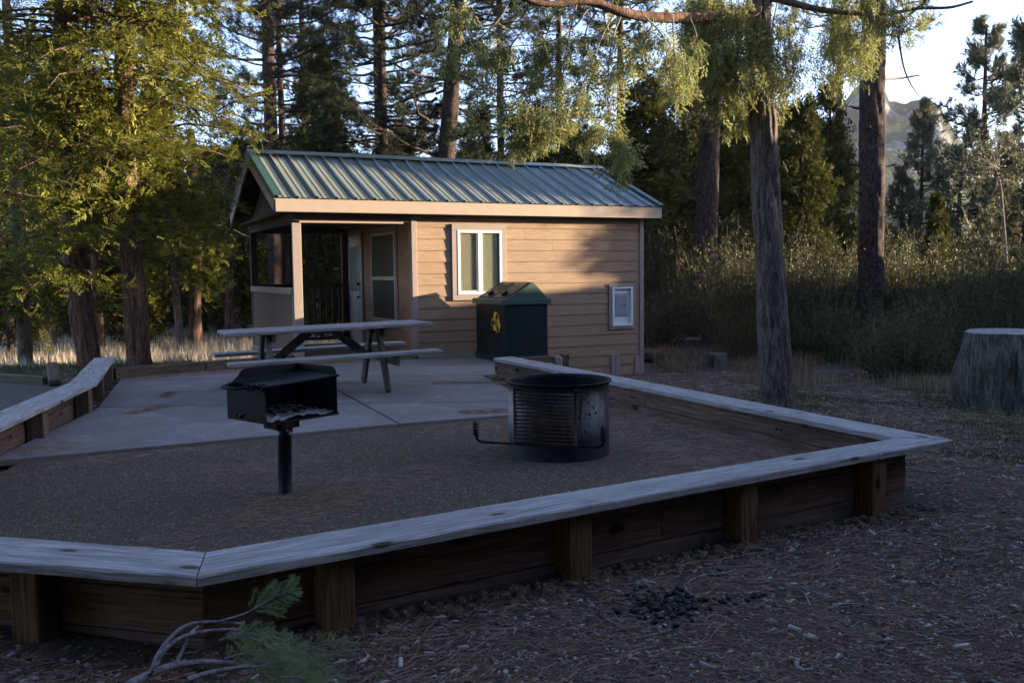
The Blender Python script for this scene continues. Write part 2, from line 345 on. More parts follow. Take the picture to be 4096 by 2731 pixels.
# ------------------------------------------------------------------ terrain
def sstep(a, b, x): t = np.clip((x - a) / (b - a), 0, 1); return t * t * (3 - 2 * t)
def terrain(x, y):
    x = np.asarray(x, float); y = np.asarray(y, float)
    right = -.13 - .03 * np.clip(y - 4, 0, 13)
    t = sstep(-5.0, -1.2, x) ; z = (-.06 - .66 * sstep(14.8, 18.6, y)) * (1 - t) + right * t
    z = z - .10 * sstep(24, 30, y) * (1 - t) + .25 * np.sin(x * .11 + 1) * sstep(24, 40, y) + .15 * np.sin(x * .3 + y * .2) * sstep(20, 30, y)
    s = -x * math.sin(SUN_AZ) + y * math.cos(SUN_AZ)                      # unseen ridge right of the frame, its crest shaped to shade the clearing
    crest = 4.9 - 1.4 * sstep(13.0, 14.0, s) - .9 * sstep(17.6, 19.2, s) - .6 * sstep(23, 26, s) - 1.6 * sstep(27, 34, s)
    rise = sstep(11.5 + np.clip(s - 15, 0, 40) * .75, 16.5 + np.clip(s - 15, 0, 40) * .9, x)
    z = z + (crest + .55) * rise + .35 * sstep(18, 80, x) * rise
    return z
def bumps(x, y):
    return .012 * np.sin(x * 3.1 + y * 1.7) * np.cos(y * 2.6 - x) + .008 * np.sin(x * 7.7 + 1) * np.sin(y * 8.3) + .004 * np.sin(x * 23 + y * 17)
def grid_ground(name, xs, ys, mat, kind='structure'):
    X, Y = np.meshgrid(xs, ys); Z = terrain(X, Y) + bumps(X, Y) * (1 - sstep(40, 60, Y))
    V = np.stack([X, Y, Z], -1).reshape(-1, 3); nx = len(xs); i = np.arange(len(ys) - 1)[:, None] * nx; j = np.arange(nx - 1)[None]
    F = np.stack([i + j, i + j + 1, i + nx + j + 1, i + nx + j], -1).reshape(-1, 4)
    o = link(name, mesh(name, V, F, mat, True)); return tag(o, kind=kind)
xs = np.concatenate([np.linspace(-900, -60, 12), np.linspace(-50, -9, 30), np.arange(-8.5, 9, .14), np.linspace(9.2, 60, 90), np.linspace(70, 900, 12)])
ys = np.concatenate([np.linspace(-200, -12, 8), np.linspace(-10, 1, 18), np.arange(1.1, 13, .13), np.linspace(13.2, 60, 120), np.linspace(66, 900, 16)])
grid_ground('ground', xs, ys, M_ground)

# retained bed and pavement
N0, OT, IT, F0 = (-1.227, 3.407), (2.959, 6.009), (2.621, 6.104), (-1.298, 3.726)
N1, F1 = (-3.60, 3.983), (-3.52, 4.303)
RE, RF = (-.253, 12.189), (-.002, 12.377)
def gravel():
    poly = [F1, F0, IT, (1.1, 9.45), (-.3, 12.4), (-.6, 13.2), (-5.3, 12.4), (-4.3, 9.5), (-3.6, 5.6)]
    o = prism('gravel_bed', None, poly, -.35, -.025, M_gravel, bev=0); tag(o, kind='structure')
    # soil banked up along the inner faces
gravel()
def clip(poly, p, n):
    """keep side where (x-p).n >= 0"""
    out = []; k = len(poly)
    for i in range(k):
        a, b = poly[i], poly[(i + 1) % k]; da = (a[0] - p[0]) * n[0] + (a[1] - p[1]) * n[1]; db = (b[0] - p[0]) * n[0] + (b[1] - p[1]) * n[1]
        if da >= 0: out.append(a)
        if (da >= 0) != (db >= 0): t = da / (da - db); out.append((a[0] + t * (b[0] - a[0]), a[1] + t * (b[1] - a[1])))
    return out
CX, CY, YAW = -1.6135, 14.8492, .4440
cc, ss = math.cos(YAW), math.sin(YAW)
def C2(X, Y): return (CX + X * cc - Y * ss, CY + X * ss + Y * cc)
def Cw(X, Y, Z): a = C2(X, Y); return Vector((a[0], a[1], Z))
CM = Matrix.Translation((CX, CY, 0)) @ Matrix.Rotation(YAW, 4, 'Z')
slab = [(-4.05, 6.85), (-2.6, 7.61), (-1.067, 8.4), (-.1, 8.83), (.42, 9.06), (-.42, 12.28), (.15, 12.9), C2(1.80, -1.66), C2(1.80, -.04), C2(-1.95, -.04), (-4.2, 13.3), (-5.42, 12.42), (-4.42, 9.5)]
def inset(poly, d):
    c = (sum(p[0] for p in poly) / len(poly), sum(p[1] for p in poly) / len(poly)); return [(p[0] + (c[0] - p[0]) * d / math.dist(p, c), p[1] + (c[1] - p[1]) * d / math.dist(p, c)) for p in poly]
base = prism('pavement', None, inset(slab, .05), -.06, -.016, M_joint, bev=0); tag(base, kind='structure')
j1p, j1n = (-1.067, 8.4), np.array([2.766, 1.163]); j1n = j1n / np.linalg.norm(j1n)
j2p, j2n = (-3.0, 9.8), np.array([-.04, 1.0]); j3p = (-2.2, 12.0)
for s1 in (1, -1):
    P1 = clip(slab, (j1p[0] + s1 * j1n[0] * .007, j1p[1] + s1 * j1n[1] * .007), s1 * j1n)
    for lo, hi in ((None, 9.8), (9.8, 12.35), (12.35, None)):
        P = P1
        if lo: P = clip(P, (0, lo + .006), (-.02, 1))
        if hi: P = clip(P, (0, hi - .006), (.02, -1))
        if len(P) > 2: prism('concrete_slab', base, P, -.05, 0, M_conc, bev=.009)
pad = [(-4.15, 6.0), (-4.45, 7.6), (-4.8, 9.6), (-5.75, 12.4), (-6.5, 12.0), (-10, 13.2), (-14, 12), (-14, 5)]
tag(prism('gravel_pad', None, pad, -.3, 0.0, M_pad, bev=0), kind='structure')

# ------------------------------------------------------------------ seat-height timber walls
CT = .25
def seg_wall(root, A, B, n, zb, rows, posts, mats, bolt=False, insetb=.06, ct=CT, ext=0.):
    """boards along inner line A->B, n = unit outward normal"""
    A, B, n = Vector(A), Vector(B), Vector(n); d = (B - A).normalized(); L = (B - A).length
    for k, (z0, z1) in enumerate(rows):
        cuts = [0, L] if L < 4.2 else [0, L * (.46 + .07 * (k % 3)), L]
        for c0, c1 in zip(cuts[:-1], cuts[1:]):
            off = insetb + (.004 if k % 2 else 0)
            a = A + d * (c0 + (.002 if c0 else -ext)) + n * off; b = A + d * (c1 - .002) + n * off
            plank('board', root, (*a, (z0 + z1) / 2), (*b, (z0 + z1) / 2), .04, z1 - z0 - .006, mats[min(k, len(mats) - 1)], bev=.004)
    for s_ in posts:
        c = A + d * s_ + n * (insetb + .022 + .07)
        g = zb if zb is not None else float(terrain(c.x, c.y)) - .15
        plank('post', root, (c.x, c.y, g), (c.x, c.y, ct - .041), .14, .14, M_post, up=(d.x, d.y, 0), bev=.006)
rw = thing('seat_wall', 'long weathered grey timber seat wall wrapping the front and right of the gravel bed, brown posts outside', 'wall', (N0[0], N0[1], -.12))
def unit(v): v = Vector(v); return v.normalized()
dF = unit((IT[0] - F0[0], IT[1] - F0[1])); nF = Vector((dF.y, -dF.x))
dR = unit((RE[0] - IT[0], RE[1] - IT[1])); nR = Vector((dR.y, -dR.x))
dL = unit((F1[0] - F0[0], F1[1] - F0[1])); nL = Vector((-dL.y, dL.x))
# caps: left segment, front segment (two planks with a scarf joint), right segment
g = .003
def cap(parent, a, b, c, d, z1, th=.041, seed=0, mat=None):
    """worn plank: near edge a->b, far edge d->c (each end cut on its own angle), slightly wavy arrises"""
    a, b, c, d = (np.array(p, float) for p in (a, b, c, d)); L = np.linalg.norm(b - a); n = max(4, int(L / .05)); ax = (b - a) / L; an = math.atan2(ax[1], ax[0]); ctr = (a + b + c + d) / 4; r = np.random.default_rng(seed + 900)
    e = [np.interp(np.linspace(0, 1, n + 1), np.linspace(0, 1, max(4, n // 2)), r.normal(0, sg, max(4, n // 2))) for sg in (.0016, .0016, .0011, .0011, .0007)]
    bv = .006; W0 = np.linalg.norm(d - a - ax * np.dot(d - a, ax)); V = []
    for i in range(n + 1):
        t = i / n; p, q = a + (b - a) * t, d + (c - d) * t; w = (q - p) / np.linalg.norm(q - p); k = bv + abs(e[4][i]) * 4
        for (f, o, z) in ((0, e[0][i], -th), (0, e[0][i], -k + e[2][i]), (0, k, e[2][i] * .3), (1, -k, e[3][i] * .3), (1, e[1][i], -k + e[3][i]), (1, e[1][i], -th)):
            x = (p if f == 0 else q) + w * o; V.append((x[0] - ctr[0], x[1] - ctr[1], z + th / 2))
    V = np.array(V); ca, sa_ = math.cos(-an), math.sin(-an); V[:, :2] = V[:, :2] @ np.array([[ca, sa_], [-sa_, ca]])
    F = []
    for i in range(n):
        for j in range(6): k2 = (j + 1) % 6; F.append((i * 6 + j, (i + 1) * 6 + j, (i + 1) * 6 + k2, i * 6 + k2))
    F += [tuple(range(6)), tuple(range(6 * n + 5, 6 * n - 1, -1))]
    return link('cap_plank', mesh('cap_plank', V, F, mat or M_cap), Matrix.Translation((ctr[0], ctr[1], z1 - th / 2)) @ Matrix.Rotation(an, 4, 'Z'), parent)
cap(rw, N1, (N0[0] - g, N0[1] + g), (F0[0] - g, F0[1]), F1, CT, seed=1)
sc0, sc1 = (2.29, 5.594), (2.30, 5.905)
cap(rw, (N0[0] + g, N0[1]), sc0, sc1, (F0[0] + g, F0[1]), CT, seed=2)
cap(rw, (sc0[0] + .006, sc0[1] + .004), OT, (IT[0], IT[1] - .003), (sc1[0] + .006, sc1[1] + .004), CT - .0015, seed=3)
mid = (1.30, 8.90); midf = (1.575, 9.02)
cap(rw, mid, (IT[0], IT[1] + .004), (OT[0] - .004, OT[1] + .01), midf, CT, seed=4)
cap(rw, RE, (mid[0] - .002, mid[1] + .006), (midf[0] - .002, midf[1] + .006), RF, CT, seed=5)
rowsF = [(.105, CT - .041), (-.085, .105), (-.275, -.085)]
seg_wall(rw, (F0[0], F0[1]), (IT[0] - .02, IT[1] - .012), nF, None, rowsF, [.5, 1.77, 2.95, 4.10], [M_board, M_board, M_boardgrey], insetb=.07, ext=.044)
seg_wall(rw, (F0[0], F0[1]), F1, nL, None, rowsF, [.72, 1.9], [M_board, M_board, M_boardgrey], insetb=.07, ext=.044)
seg_wall(rw, (IT[0] + .03, IT[1] + .06), RE, nR, None, [(.045, CT - .041), (-.14, .045), (-.33, -.14)], [.3, 1.6, 2.9, 4.1, 5.3, 6.5], [M_board, M_board, M_boardgrey], insetb=.035)
for s_ in (1.15, 1.20, 3.3, 3.35, 5.1, 5.15):      # bolt heads on the inner face
    p = Vector((IT[0], IT[1])) + dR * s_ + nR * .012
    tube('bolt', rw, [(p.x, p.y, .125), (p.x + nR.x * -.012, p.y + nR.y * -.012, .125)], [.014, .014], M_black, 8, False)
c = Vector(RE) - dR * .10 + nR * .14
plank('end_block', rw, (c.x, c.y, -.1), (c.x, c.y, CT - .042), .20, .12, M_curb, up=(dR.x, dR.y, 0))
# low curb and two cut posts behind the end of that wall
tc = thing('curb_timber', 'low timber curb beside the green bin with a square post at its end', 'curb', (.5, 14.0, -.1))
plank('timber', tc, (*C2(1.10, -1.72), .045), (*C2(1.66, -1.72), .045), .10, .11, M_curb, bev=.008)
plank('post', tc, (*C2(1.74, -1.74), -.4), (*C2(1.74, -1.74), .095), .13, .13, M_table, up=(cc, ss, 0), bev=.025)
plank('post', tc, (*C2(1.90, -1.66), -.4), (*C2(1.90, -1.66), .11), .12, .12, M_curb, up=(cc, ss, 0), bev=.01)
# left seat wall
LW_r = [(-3.55, 5.15), (-3.871, 6.754), (-4.438, 9.591), (-5.551, 12.591)]
LW_l = [(-3.90, 5.22), (-4.190, 6.82), (-4.718, 9.552), (-5.798, 12.474)]
lw = thing('seat_wall', 'bent grey timber seat wall on the left edge of the patio, posts facing the slab', 'wall', (-4.4, 9.0, 0))
HT = .287
cap(lw, LW_r[0], LW_r[1], LW_l[1], LW_l[0], HT, seed=6)
d1 = unit((LW_r[2][0] - LW_r[1][0], LW_r[2][1] - LW_r[1][1])); d2 = unit((LW_r[3][0] - LW_r[2][0], LW_r[3][1] - LW_r[2][1]))
cap(lw, (LW_r[1][0], LW_r[1][1] + .004), (LW_r[2][0], LW_r[2][1] - .004), (LW_l[2][0], LW_l[2][1] - .004), (LW_l[1][0], LW_l[1][1] + .004), HT, seed=7)
cap(lw, (LW_r[2][0], LW_r[2][1] + .003), LW_r[3], LW_l[3], (LW_l[2][0], LW_l[2][1] + .003), HT, seed=8)
for (A, B, d, posts) in ((Vector(LW_r[0]), Vector(LW_r[1]), unit((LW_r[1][0] - LW_r[0][0], LW_r[1][1] - LW_r[0][1])), [.3]), (Vector(LW_r[1]), Vector(LW_r[2]), d1, [1.19, 2.72]), (Vector(LW_r[2]), Vector(LW_r[3]), d2, [1.25, 2.98])):
    nl = Vector((-d.y, d.x)); L = (B - A).length
    for k, (z0, z1) in enumerate([(.10, HT - .041), (-.12, .10)]):
        a = A + d * .01 + nl * .20; b = B - d * .01 + nl * .20
        plank('board', lw, (*a, (z0 + z1) / 2), (*b, (z0 + z1) / 2), .04, z1 - z0 - .006, M_curb if k == 0 else M_board)
    for s_ in posts:
        c = A + d * s_ + nl * .095
        plank('post', lw, (c.x, c.y, -.3), (c.x, c.y, HT - .042), .14, .14, M_board, up=(d.x, d.y, 0), bev=.006)
# back curb of the patio
bc = thing('curb_timber', 'long low timber curb along the back left edge of the slab, below the dry grass', 'curb', (-4.7, 12.6, 0))
a0, a1 = Vector((-5.50, 12.42)), Vector((-3.43, 14.10)); dm = (a1 - a0).normalized()
for (q0, q1, mt) in ((0, 1.25, M_curb), (1.256, 2.66, M_curb)):
    p, q = a0 + dm * q0, a0 + dm * q1
    plank('timber', bc, (*p, .065), (*q, .065), .12, .17, mt, bev=.01)
# timbers by the far pad
fc = thing('curb_timber', 'dark timber edging beyond the left seat wall, running out of the frame', 'curb', (-7.5, 12.6, 0))
plank('timber', fc, (-10.5, 14.1, .03), (-6.15, 11.87, .03), .12, .14, M_curb, bev=.01)
plank('timber', fc, (-10.5, 14.1, -.10), (-6.15, 11.87, -.10), .12, .12, M_curb, bev=.01)
lb = link('loose_timber', boxmesh(.95, .15, .09, .02, M_curb, 'loose_timber'), Matrix.Translation((-6.15, 12.05, .12)) @ Matrix.Rotation(R(-62), 4, 'Z') @ Matrix.Rotation(R(9), 4, 'Y'))
tag(lb, 'loose dark timber offcut lying across the edging behind the left seat wall', 'timber')
tw = tube('stick', None, smoothpath([(-6.62, 12.5, .18), (-6.75, 12.55, .28), (-6.88, 12.6, .36)], 4), .012, M_black, 6); tag(tw, 'short dark stick poking up beside the loose timber', 'stick')

# ------------------------------------------------------------------ cabin
cb = thing('cabin', 'small tan lap-sided cabin with a ribbed green metal roof and a corner porch', 'cabin', (CX, CY, 0), YAW)
L_, W_, OY, OL, OR, PP, ZE = 4.4987, 3.96, .20, .305, .263, 1.9326, 2.35
def cpart(name, x0, x1, y0, y1, z0, z1, mat, bev=.003, parent=None):
    long = max((x1 - x0, 'x'), (y1 - y0, 'y'), (z1 - z0, 'z'))[1]
    ym, xm, zm = (y0 + y1) / 2, (x0 + x1) / 2, (z0 + z1) / 2; p = parent or cb
    if long == 'x': return plank(name, p, Cw(x0, ym, zm), Cw(x1, ym, zm), y1 - y0, z1 - z0, mat, bev=bev)
    if long == 'y': return plank(name, p, Cw(xm, y0, zm), Cw(xm, y1, zm), x1 - x0, z1 - z0, mat, bev=bev)
    return plank(name, p, Cw(xm, ym, z0), Cw(xm, ym, z1), y1 - y0, x1 - x0, mat, up=(cc, ss, 0), bev=bev)
cpart('wall', .025, L_ - .012, .03, W_ - .02, -.95, 2.34, M_siding, 0)
def rects(x0, x1, z0, z1, holes):
    out = [(x0, x1, z0, z1)]
    for h in holes:
        nx = []
        for r in out:
            a0, a1, b0, b1 = r; h0, h1, k0, k1 = h
            if h1 <= a0 or h0 >= a1 or k1 <= b0 or k0 >= b1: nx.append(r); continue
            if h0 > a0: nx.append((a0, h0, b0, b1))
            if h1 < a1: nx.append((h1, a1, b0, b1))
            lo, hi = max(a0, h0), min(a1, h1)
            if k0 > b0: nx.append((lo, hi, b0, k0))
            if k1 < b1: nx.append((lo, hi, k1, b1))
        out = nx
    return out
E_, Z0 = .19, 2.154
def siding_wall(x0, x1, zbot, ztop, holes, to_world, seed, joints=True):
    """to_world(s, out, z): s along the wall, out = distance proud of the wall"""
    r = random.Random(seed); n = 0; k = -1
    while True:
        za, zb = Z0 - k * E_, Z0 - (k - 1) * E_; k += 1
        if zb <= zbot: break
        za, zb = max(za, zbot), min(zb, ztop)
        cuts = [x0, x1]
        if joints and x1 - x0 > 3: cuts = [x0, x0 + (x1 - x0) * r.uniform(.25, .8), x1]
        for c0, c1 in zip(cuts[:-1], cuts[1:]):
            for (a0, a1, b0, b1) in rects(c0 + (.0015 if c0 > x0 else 0), c1 - .0015, za, zb - .001, holes):
                if a1 - a0 < .02 or b1 - b0 < .012: continue
                f = lambda z: .003 + .013 * (zb - z) / (zb - za)
                yb, yt = f(b0), f(b1); hl, hz = (a1 - a0) / 2, (b1 - b0) / 2
                key = ('sd', round(hl, 3), round(hz, 3), round(yb, 3), round(yt, 3))
                if key not in _cache:
                    V = [(-hl, yb, -hz), (hl, yb, -hz), (hl, yt, hz), (-hl, yt, hz), (-hl, -.012, -hz), (hl, -.012, -hz), (hl, -.012, hz), (-hl, -.012, hz)]
                    F = [(3, 2, 1, 0), (0, 1, 5, 4), (1, 2, 6, 5), (2, 3, 7, 6), (3, 0, 4, 7), (4, 5, 6, 7)]
                    _cache[key] = mesh('siding_board', V, F, M_siding)
                o0 = to_world((a0 + a1) / 2, 0, (b0 + b1) / 2); o1 = to_world((a0 + a1) / 2, 1, (b0 + b1) / 2); ox = to_world((a0 + a1) / 2 + 1, 0, (b0 + b1) / 2)
                M = Matrix.Identity(4); X_ = ox - o0; Y_ = o1 - o0
                for i in range(3): M[i][0] = X_[i]; M[i][1] = Y_[i]; M[i][2] = (0, 0, 1)[i]; M[i][3] = o0[i]
                link('siding_board', _cache[key], M, cb); n += 1
    return n
front_holes = [(.74, 1.636, .985, 2.165), (3.80, 4.25, .39, 1.115)]
siding_wall(.075, L_ - .085, -.62, 2.344, front_holes, lambda s, o, z: Cw(s, .018 - o, z), 3)
door_h = (2.98, 3.90, -.02, 2.16); win_h = (.86, 2.25, .55, 2.135)
siding_wall(.09, W_ - .04, .03, 2.344, [door_h, win_h], lambda s, o, z: Cw(.018 - o, s, z), 5, False)
# corner boards, frieze, base trim, skirt battens
cpart('corner_board', -.012, .075, -.014, .016, .03, 2.345, M_trim)
cpart('corner_board', -.014, .016, .018, .10, .03, 2.345, M_trim)
cpart('corner_board', L_ - .085, L_, -.014, .016, -.17, 2.345, M_trim)
cpart('corner_board', L_ - .19, L_ - .084, -.016, .014, -.75, -.172, M_trim)
cpart('corner_board', L_ - .080, L_ + .004, -.018, .012, -.75, -.174, M_trim)
cpart('corner_board', L_ - .02, L_ + .006, .018, .10, -.75, 2.345, M_trim)
for x in (3.79, 3.885): cpart('skirt_batten', x, x + .088, -.018, .012, -.75, -.125, M_trim)
cpart('base_trim', .08, 2.0, -.05, .0, .002, .055, M_fascia)
cpart('side_wall', L_ - .011, L_ - .001, .10, W_ - .02, -.75, 2.34, M_siding, 0)
# long wall window
wx0, wx1, wz0, wz1 = .689, 1.686, .939, 2.216
cpart('window_trim', wx0, wx1, -.030, .0, wz1 - .1, wz1, M_trim); cpart('window_trim', wx0, wx1, -.030, .0, wz0, wz0 + .095, M_trim)
cpart('window_trim', wx0, wx0 + .095, -.0285, .0, wz0 + .0955, wz1 - .1005, M_trim); cpart('window_trim', wx1 - .09, wx1, -.0285, .0, wz0 + .0955, wz1 - .1005, M_trim)
wn = cpart('window', .786, 1.596, -.036, .012, 2.066, 2.114, M_white, .004)
cpart('sill', .786, 1.596, -.038, .012, 1.036, 1.080, M_white, .004, wn)
cpart('frame', .786, .825, -.036, .012, 1.081, 2.065, M_white, .004, wn); cpart('frame', 1.557, 1.596, -.036, .012, 1.081, 2.065, M_white, .004, wn)
cpart('mullion', 1.158, 1.236, -.034, .010, 1.081, 2.065, M_white, .004, wn)
cpart('screen_frame', .827, .840, -.026, -.006, 1.082, 2.064, M_frame, .002, wn); cpart('screen_frame', 1.132, 1.156, -.026, -.006, 1.082, 2.064, M_frame, .002, wn)
cpart('screen_frame', .842, 1.130, -.026, -.006, 1.082, 1.104, M_frame, .002, wn)
for x0, x1 in ((.838, 1.134), (1.237, 1.556)): cpart('pane', x0, x1, -.014, -.010, 1.082, 2.064, M_glass, 0, wn)
def blinds(x0, x1):
    V, F = [], []; n = 26
    for i in range(n):
        z = 1.086 + i * (.975 / n); b = len(V)
        V += [(x0, -.003, z), (x1, -.003, z), (x1, .010, z + .034), (x0, .010, z + .034)]; F.append((b, b + 1, b + 2, b + 3))
    return link('blind', mesh('blind', V, F, M_blind), CM, wn)
blinds(.84, 1.156); blinds(1.238, 1.53)
# recessed wall: tall double window and half-glazed door
def rpart(name, y0, y1, o0, o1, z0, z1, mat, bev=.003, parent=None): return cpart(name, -o1, -o0, y0, y1, z0, z1, mat, bev, parent)
for y0, y1, z0, z1 in ((.78, 2.34, 2.137, 2.24), (.78, 2.34, .45, .548)): rpart('window_trim', y0, y1, -.002, .024, z0, z1, M_trim)
for y0, y1 in ((.78, .858), (2.252, 2.34)): rpart('window_trim', y0, y1, -.002, .022, .549, 2.136, M_trim)
w2 = rpart('window', .86, 2.25, -.01, .03, 2.085, 2.134, M_frame)
rpart('frame', .86, 2.25, -.01, .03, .551, .60, M_frame, .003, w2); rpart('frame', .86, 2.25, -.01, .036, 1.285, 1.352, M_frame, .003, w2)
rpart('frame', .86, .905, -.01, .03, .601, 2.084, M_frame, .003, w2); rpart('frame', 2.205, 2.25, -.01, .03, .601, 2.084, M_frame, .003, w2)
rpart('pane', .906, 2.204, -.004, .004, 1.353, 2.084, M_screen, 0, w2); rpart('pane', .906, 2.204, -.004, .002, .601, 1.284, M_screen, 0, w2)
rpart('door_trim', 2.86, 2.978, -.002, .024, .03, 2.26, M_trim); rpart('door_trim', 3.90, 3.955, -.002, .024, .03, 2.26, M_soffit); rpart('door_trim', 2.98, 3.898, -.002, .022, 2.162, 2.26, M_trim)
dr = rpart('door', 2.985, 3.895, -.006, .018, .045, 2.155, M_door, .004)
rpart('glass_frame', 3.08, 3.80, .019, .034, 1.00, 1.06, M_door, .004, dr); rpart('glass_frame', 3.08, 3.80, .019, .034, 1.93, 1.99, M_door, .004, dr)
rpart('glass_frame', 3.08, 3.135, .019, .034, 1.061, 1.929, M_door, .004, dr); rpart('glass_frame', 3.745, 3.80, .019, .034, 1.061, 1.929, M_door, .004, dr)
rpart('pane', 3.136, 3.744, .020, .024, 1.061, 1.929, flat('frosted_pane', (.22, .25, .24), .15, .6, var=.1), 0, dr)
rpart('panel', 3.12, 3.76, .019, .026, .2, .86, M_door, .006, dr)
for z, rr in ((1.21, .034), (.955, .03)):
    tube('handle', dr, [Cw(-.019, 3.035, z), Cw(-.05, 3.035, z), Cw(-.06, 3.035, z), Cw(-.085, 3.035, z)], [rr * .6, rr * .5, rr, rr * .7], M_black, 12)
rpart('padlock', 3.01, 3.05, .03, .05, 1.09, 1.15, M_brass, .004, dr)
# electrical recess
ex0, ex1, ez0, ez1 = 3.749, 4.302, .340, 1.166
cpart('panel_trim', ex0, ex1, -.020, .0, ez1 - .055, ez1, M_trim); cpart('panel_trim', ex0, ex1, -.020, .0, ez0, ez0 + .055, M_trim)
cpart('panel_trim', ex0, ex0 + .055, -.019, .0, ez0 + .0555, ez1 - .0555, M_trim); cpart('panel_trim', ex1 - .055, ex1, -.019, .0, ez0 + .0555, ez1 - .0555, M_trim)
ep = cpart('electrical_panel', 3.81, 4.24, .014, .022, .40, 1.105, M_white, 0)
cpart('frame', 3.806, 4.245, -.036, .012, 1.075, 1.110, M_white, .003, ep); cpart('frame', 3.806, 4.245, -.036, .012, .396, .425, M_white, .003, ep)
cpart('frame', 3.806, 3.852, -.036, .012, .4255, 1.0745, M_white, .003, ep); cpart('frame', 4.205, 4.245, -.036, .012, .4255, 1.0745, M_white, .003, ep)
cpart('box_cover', 3.868, 4.150, -.004, .014, .575, .985, M_elec, .004, ep)
cpart('box_door', 3.882, 4.138, -.010, -.0045, .595, .945, M_elec, .003, ep)
cpart('latch', 4.055, 4.085, -.016, -.0105, .765, .79, M_black, .002, ep)
# porch: floor, posts, headers, half wall, rail
cpart('porch_floor', -PP - .02, .02, .0, W_, -.05, .012, flat('porch_floor_board', (.22, .15, .09), .7, .2, var=.15), .003)
cpart('skirt_board', -PP - .018, -PP + .02, .0, W_, -.95, -.052, M_siding, .003); cpart('skirt_board', -PP + .021, .0, W_ - .03, W_, -.95, -.052, M_siding, .003)
def cpost(x, y, mat=M_trim): return cpart('porch_post', x, x + .115, y, y + .115, .013, 2.20, mat, .006)
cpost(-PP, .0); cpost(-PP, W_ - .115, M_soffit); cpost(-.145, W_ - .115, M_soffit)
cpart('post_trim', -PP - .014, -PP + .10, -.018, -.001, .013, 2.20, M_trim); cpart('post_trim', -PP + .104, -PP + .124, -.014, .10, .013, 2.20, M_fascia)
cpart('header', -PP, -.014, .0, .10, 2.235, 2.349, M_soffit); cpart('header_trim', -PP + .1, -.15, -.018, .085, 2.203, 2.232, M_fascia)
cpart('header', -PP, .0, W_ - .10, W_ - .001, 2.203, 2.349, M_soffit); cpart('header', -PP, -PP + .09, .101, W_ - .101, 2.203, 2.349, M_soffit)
hr = cpart('half_wall', -PP + .02, -PP + .075, .12, W_ - .12, .06, 1.088, M_panelw, 0)
V, F = [], []; n = 62
ys_ = np.linspace(.13, W_ - .13, n * 2 + 1); b = 0
pts = []
for i, y in enumerate(ys_): pts.append((-PP + (.008 if i % 2 else .019), y)); 
for (x, y) in pts: V += [(x, y, .062), (x, y, 1.086)]
F = [(2 * i, 2 * i + 1, 2 * i + 3, 2 * i + 2) for i in range(len(pts) - 1)]
link('fluted_panel', mesh('fluted_panel', V, F, M_panelw), CM, hr)
cpart('rail', -PP - .03, -PP + .11, .118, W_ - .118, 1.09, 1.19, M_trim, .006)
cpart('stile', -PP + .0, -PP + .018, .16, .20, .06, 1.087, M_fascia, .002)
cpart('kick_board', -PP - .006, -PP + .09, .118, W_ - .118, .014, .058, M_trim, .003)
rl = cpart('railing', -PP + .118, -.147, W_ - .09, W_ - .01, 1.14, 1.225, M_soffit, .005)
cpart('bottom_rail', -PP + .118, -.147, W_ - .075, W_ - .035, .09, .15, M_soffit, .004, rl)
for i in range(13): cpart('baluster', -PP + .19 + i * .1265, -PP + .19 + i * .1265 + .038, W_ - .07, W_ - .035, .151, 1.139, M_soffit, .002, rl)
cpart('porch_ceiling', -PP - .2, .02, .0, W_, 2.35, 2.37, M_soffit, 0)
# gable over the porch
bm = bmesh.new(); zr = 3.40
for xg in (-PP + .02, L_ - .02):
    V = [(xg, 0, 2.36), (xg, W_, 2.36), (xg, W_ / 2, zr - .14), (xg + .04, 0, 2.36), (xg + .04, W_, 2.36), (xg + .04, W_ / 2, zr - .14)]
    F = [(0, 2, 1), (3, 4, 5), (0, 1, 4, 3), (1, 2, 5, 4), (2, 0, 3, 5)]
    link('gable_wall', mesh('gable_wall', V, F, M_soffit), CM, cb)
# roof
XL, XR = -PP - OL, L_ + OR
YE, ZEV, YR, ZR = -.245, 2.562, W_ / 2, 3.508
sl_len = math.hypot(YR - YE, ZR - ZEV); sa = math.atan2(ZR - ZEV, YR - YE)
def slope_matrix(side, x=0.):
    """x along the ridge, y up the slope, z out of the roof"""
    M = Matrix.Identity(4); y = Vector((0, math.cos(sa), math.sin(sa))) if side == 0 else Vector((0, -math.cos(sa), math.sin(sa)))
    xx = Vector((1, 0, 0)) if side == 0 else Vector((-1, 0, 0)); z = xx.cross(y)
    o = Vector((x, YE if side == 0 else W_ - YE, ZEV))
    for i in range(3): M[i][0] = xx[i]; M[i][1] = y[i]; M[i][2] = z[i]; M[i][3] = o[i]
    return CM @ M
for side in (0, 1):
    x0 = XL if side == 0 else -XR
    deck = link('roof_deck', boxmesh(XR - XL - .06, sl_len - .05, .02, 0, M_soffit, 'roof_deck'), slope_matrix(side) @ Matrix.Translation((x0 + (XR - XL) / 2, sl_len / 2 + .01, -.035)), cb)
n = 23; pw = (XR - XL) / n
prof = [(0, 0), (.016, .032), (.040, .032), (.058, 0), (.125, .001), (.133, .007), (.148, .007), (.156, .001), (.21, .001), (.218, .007), (.233, .007), (.241, .001), (pw, 0)]
V = []; F = []
for (x, z) in prof: V += [(x, -.0, z), (x, sl_len - .02, z), (x, 0, z - .004)]
for i in range(len(prof) - 1): a = 3 * i; F += [(a, a + 3, a + 4, a + 1), (a + 2, a + 5, a + 3, a)]
pm = mesh('roof_panel', V, F, M_roof)
for side in (0, 1):
    for i in range(n):
        M = slope_matrix(side, 0) @ Matrix.Translation(((XL + i * pw) if side == 0 else (-XR + i * pw), 0, 0))
        link('roof_panel', pm, M, cb)
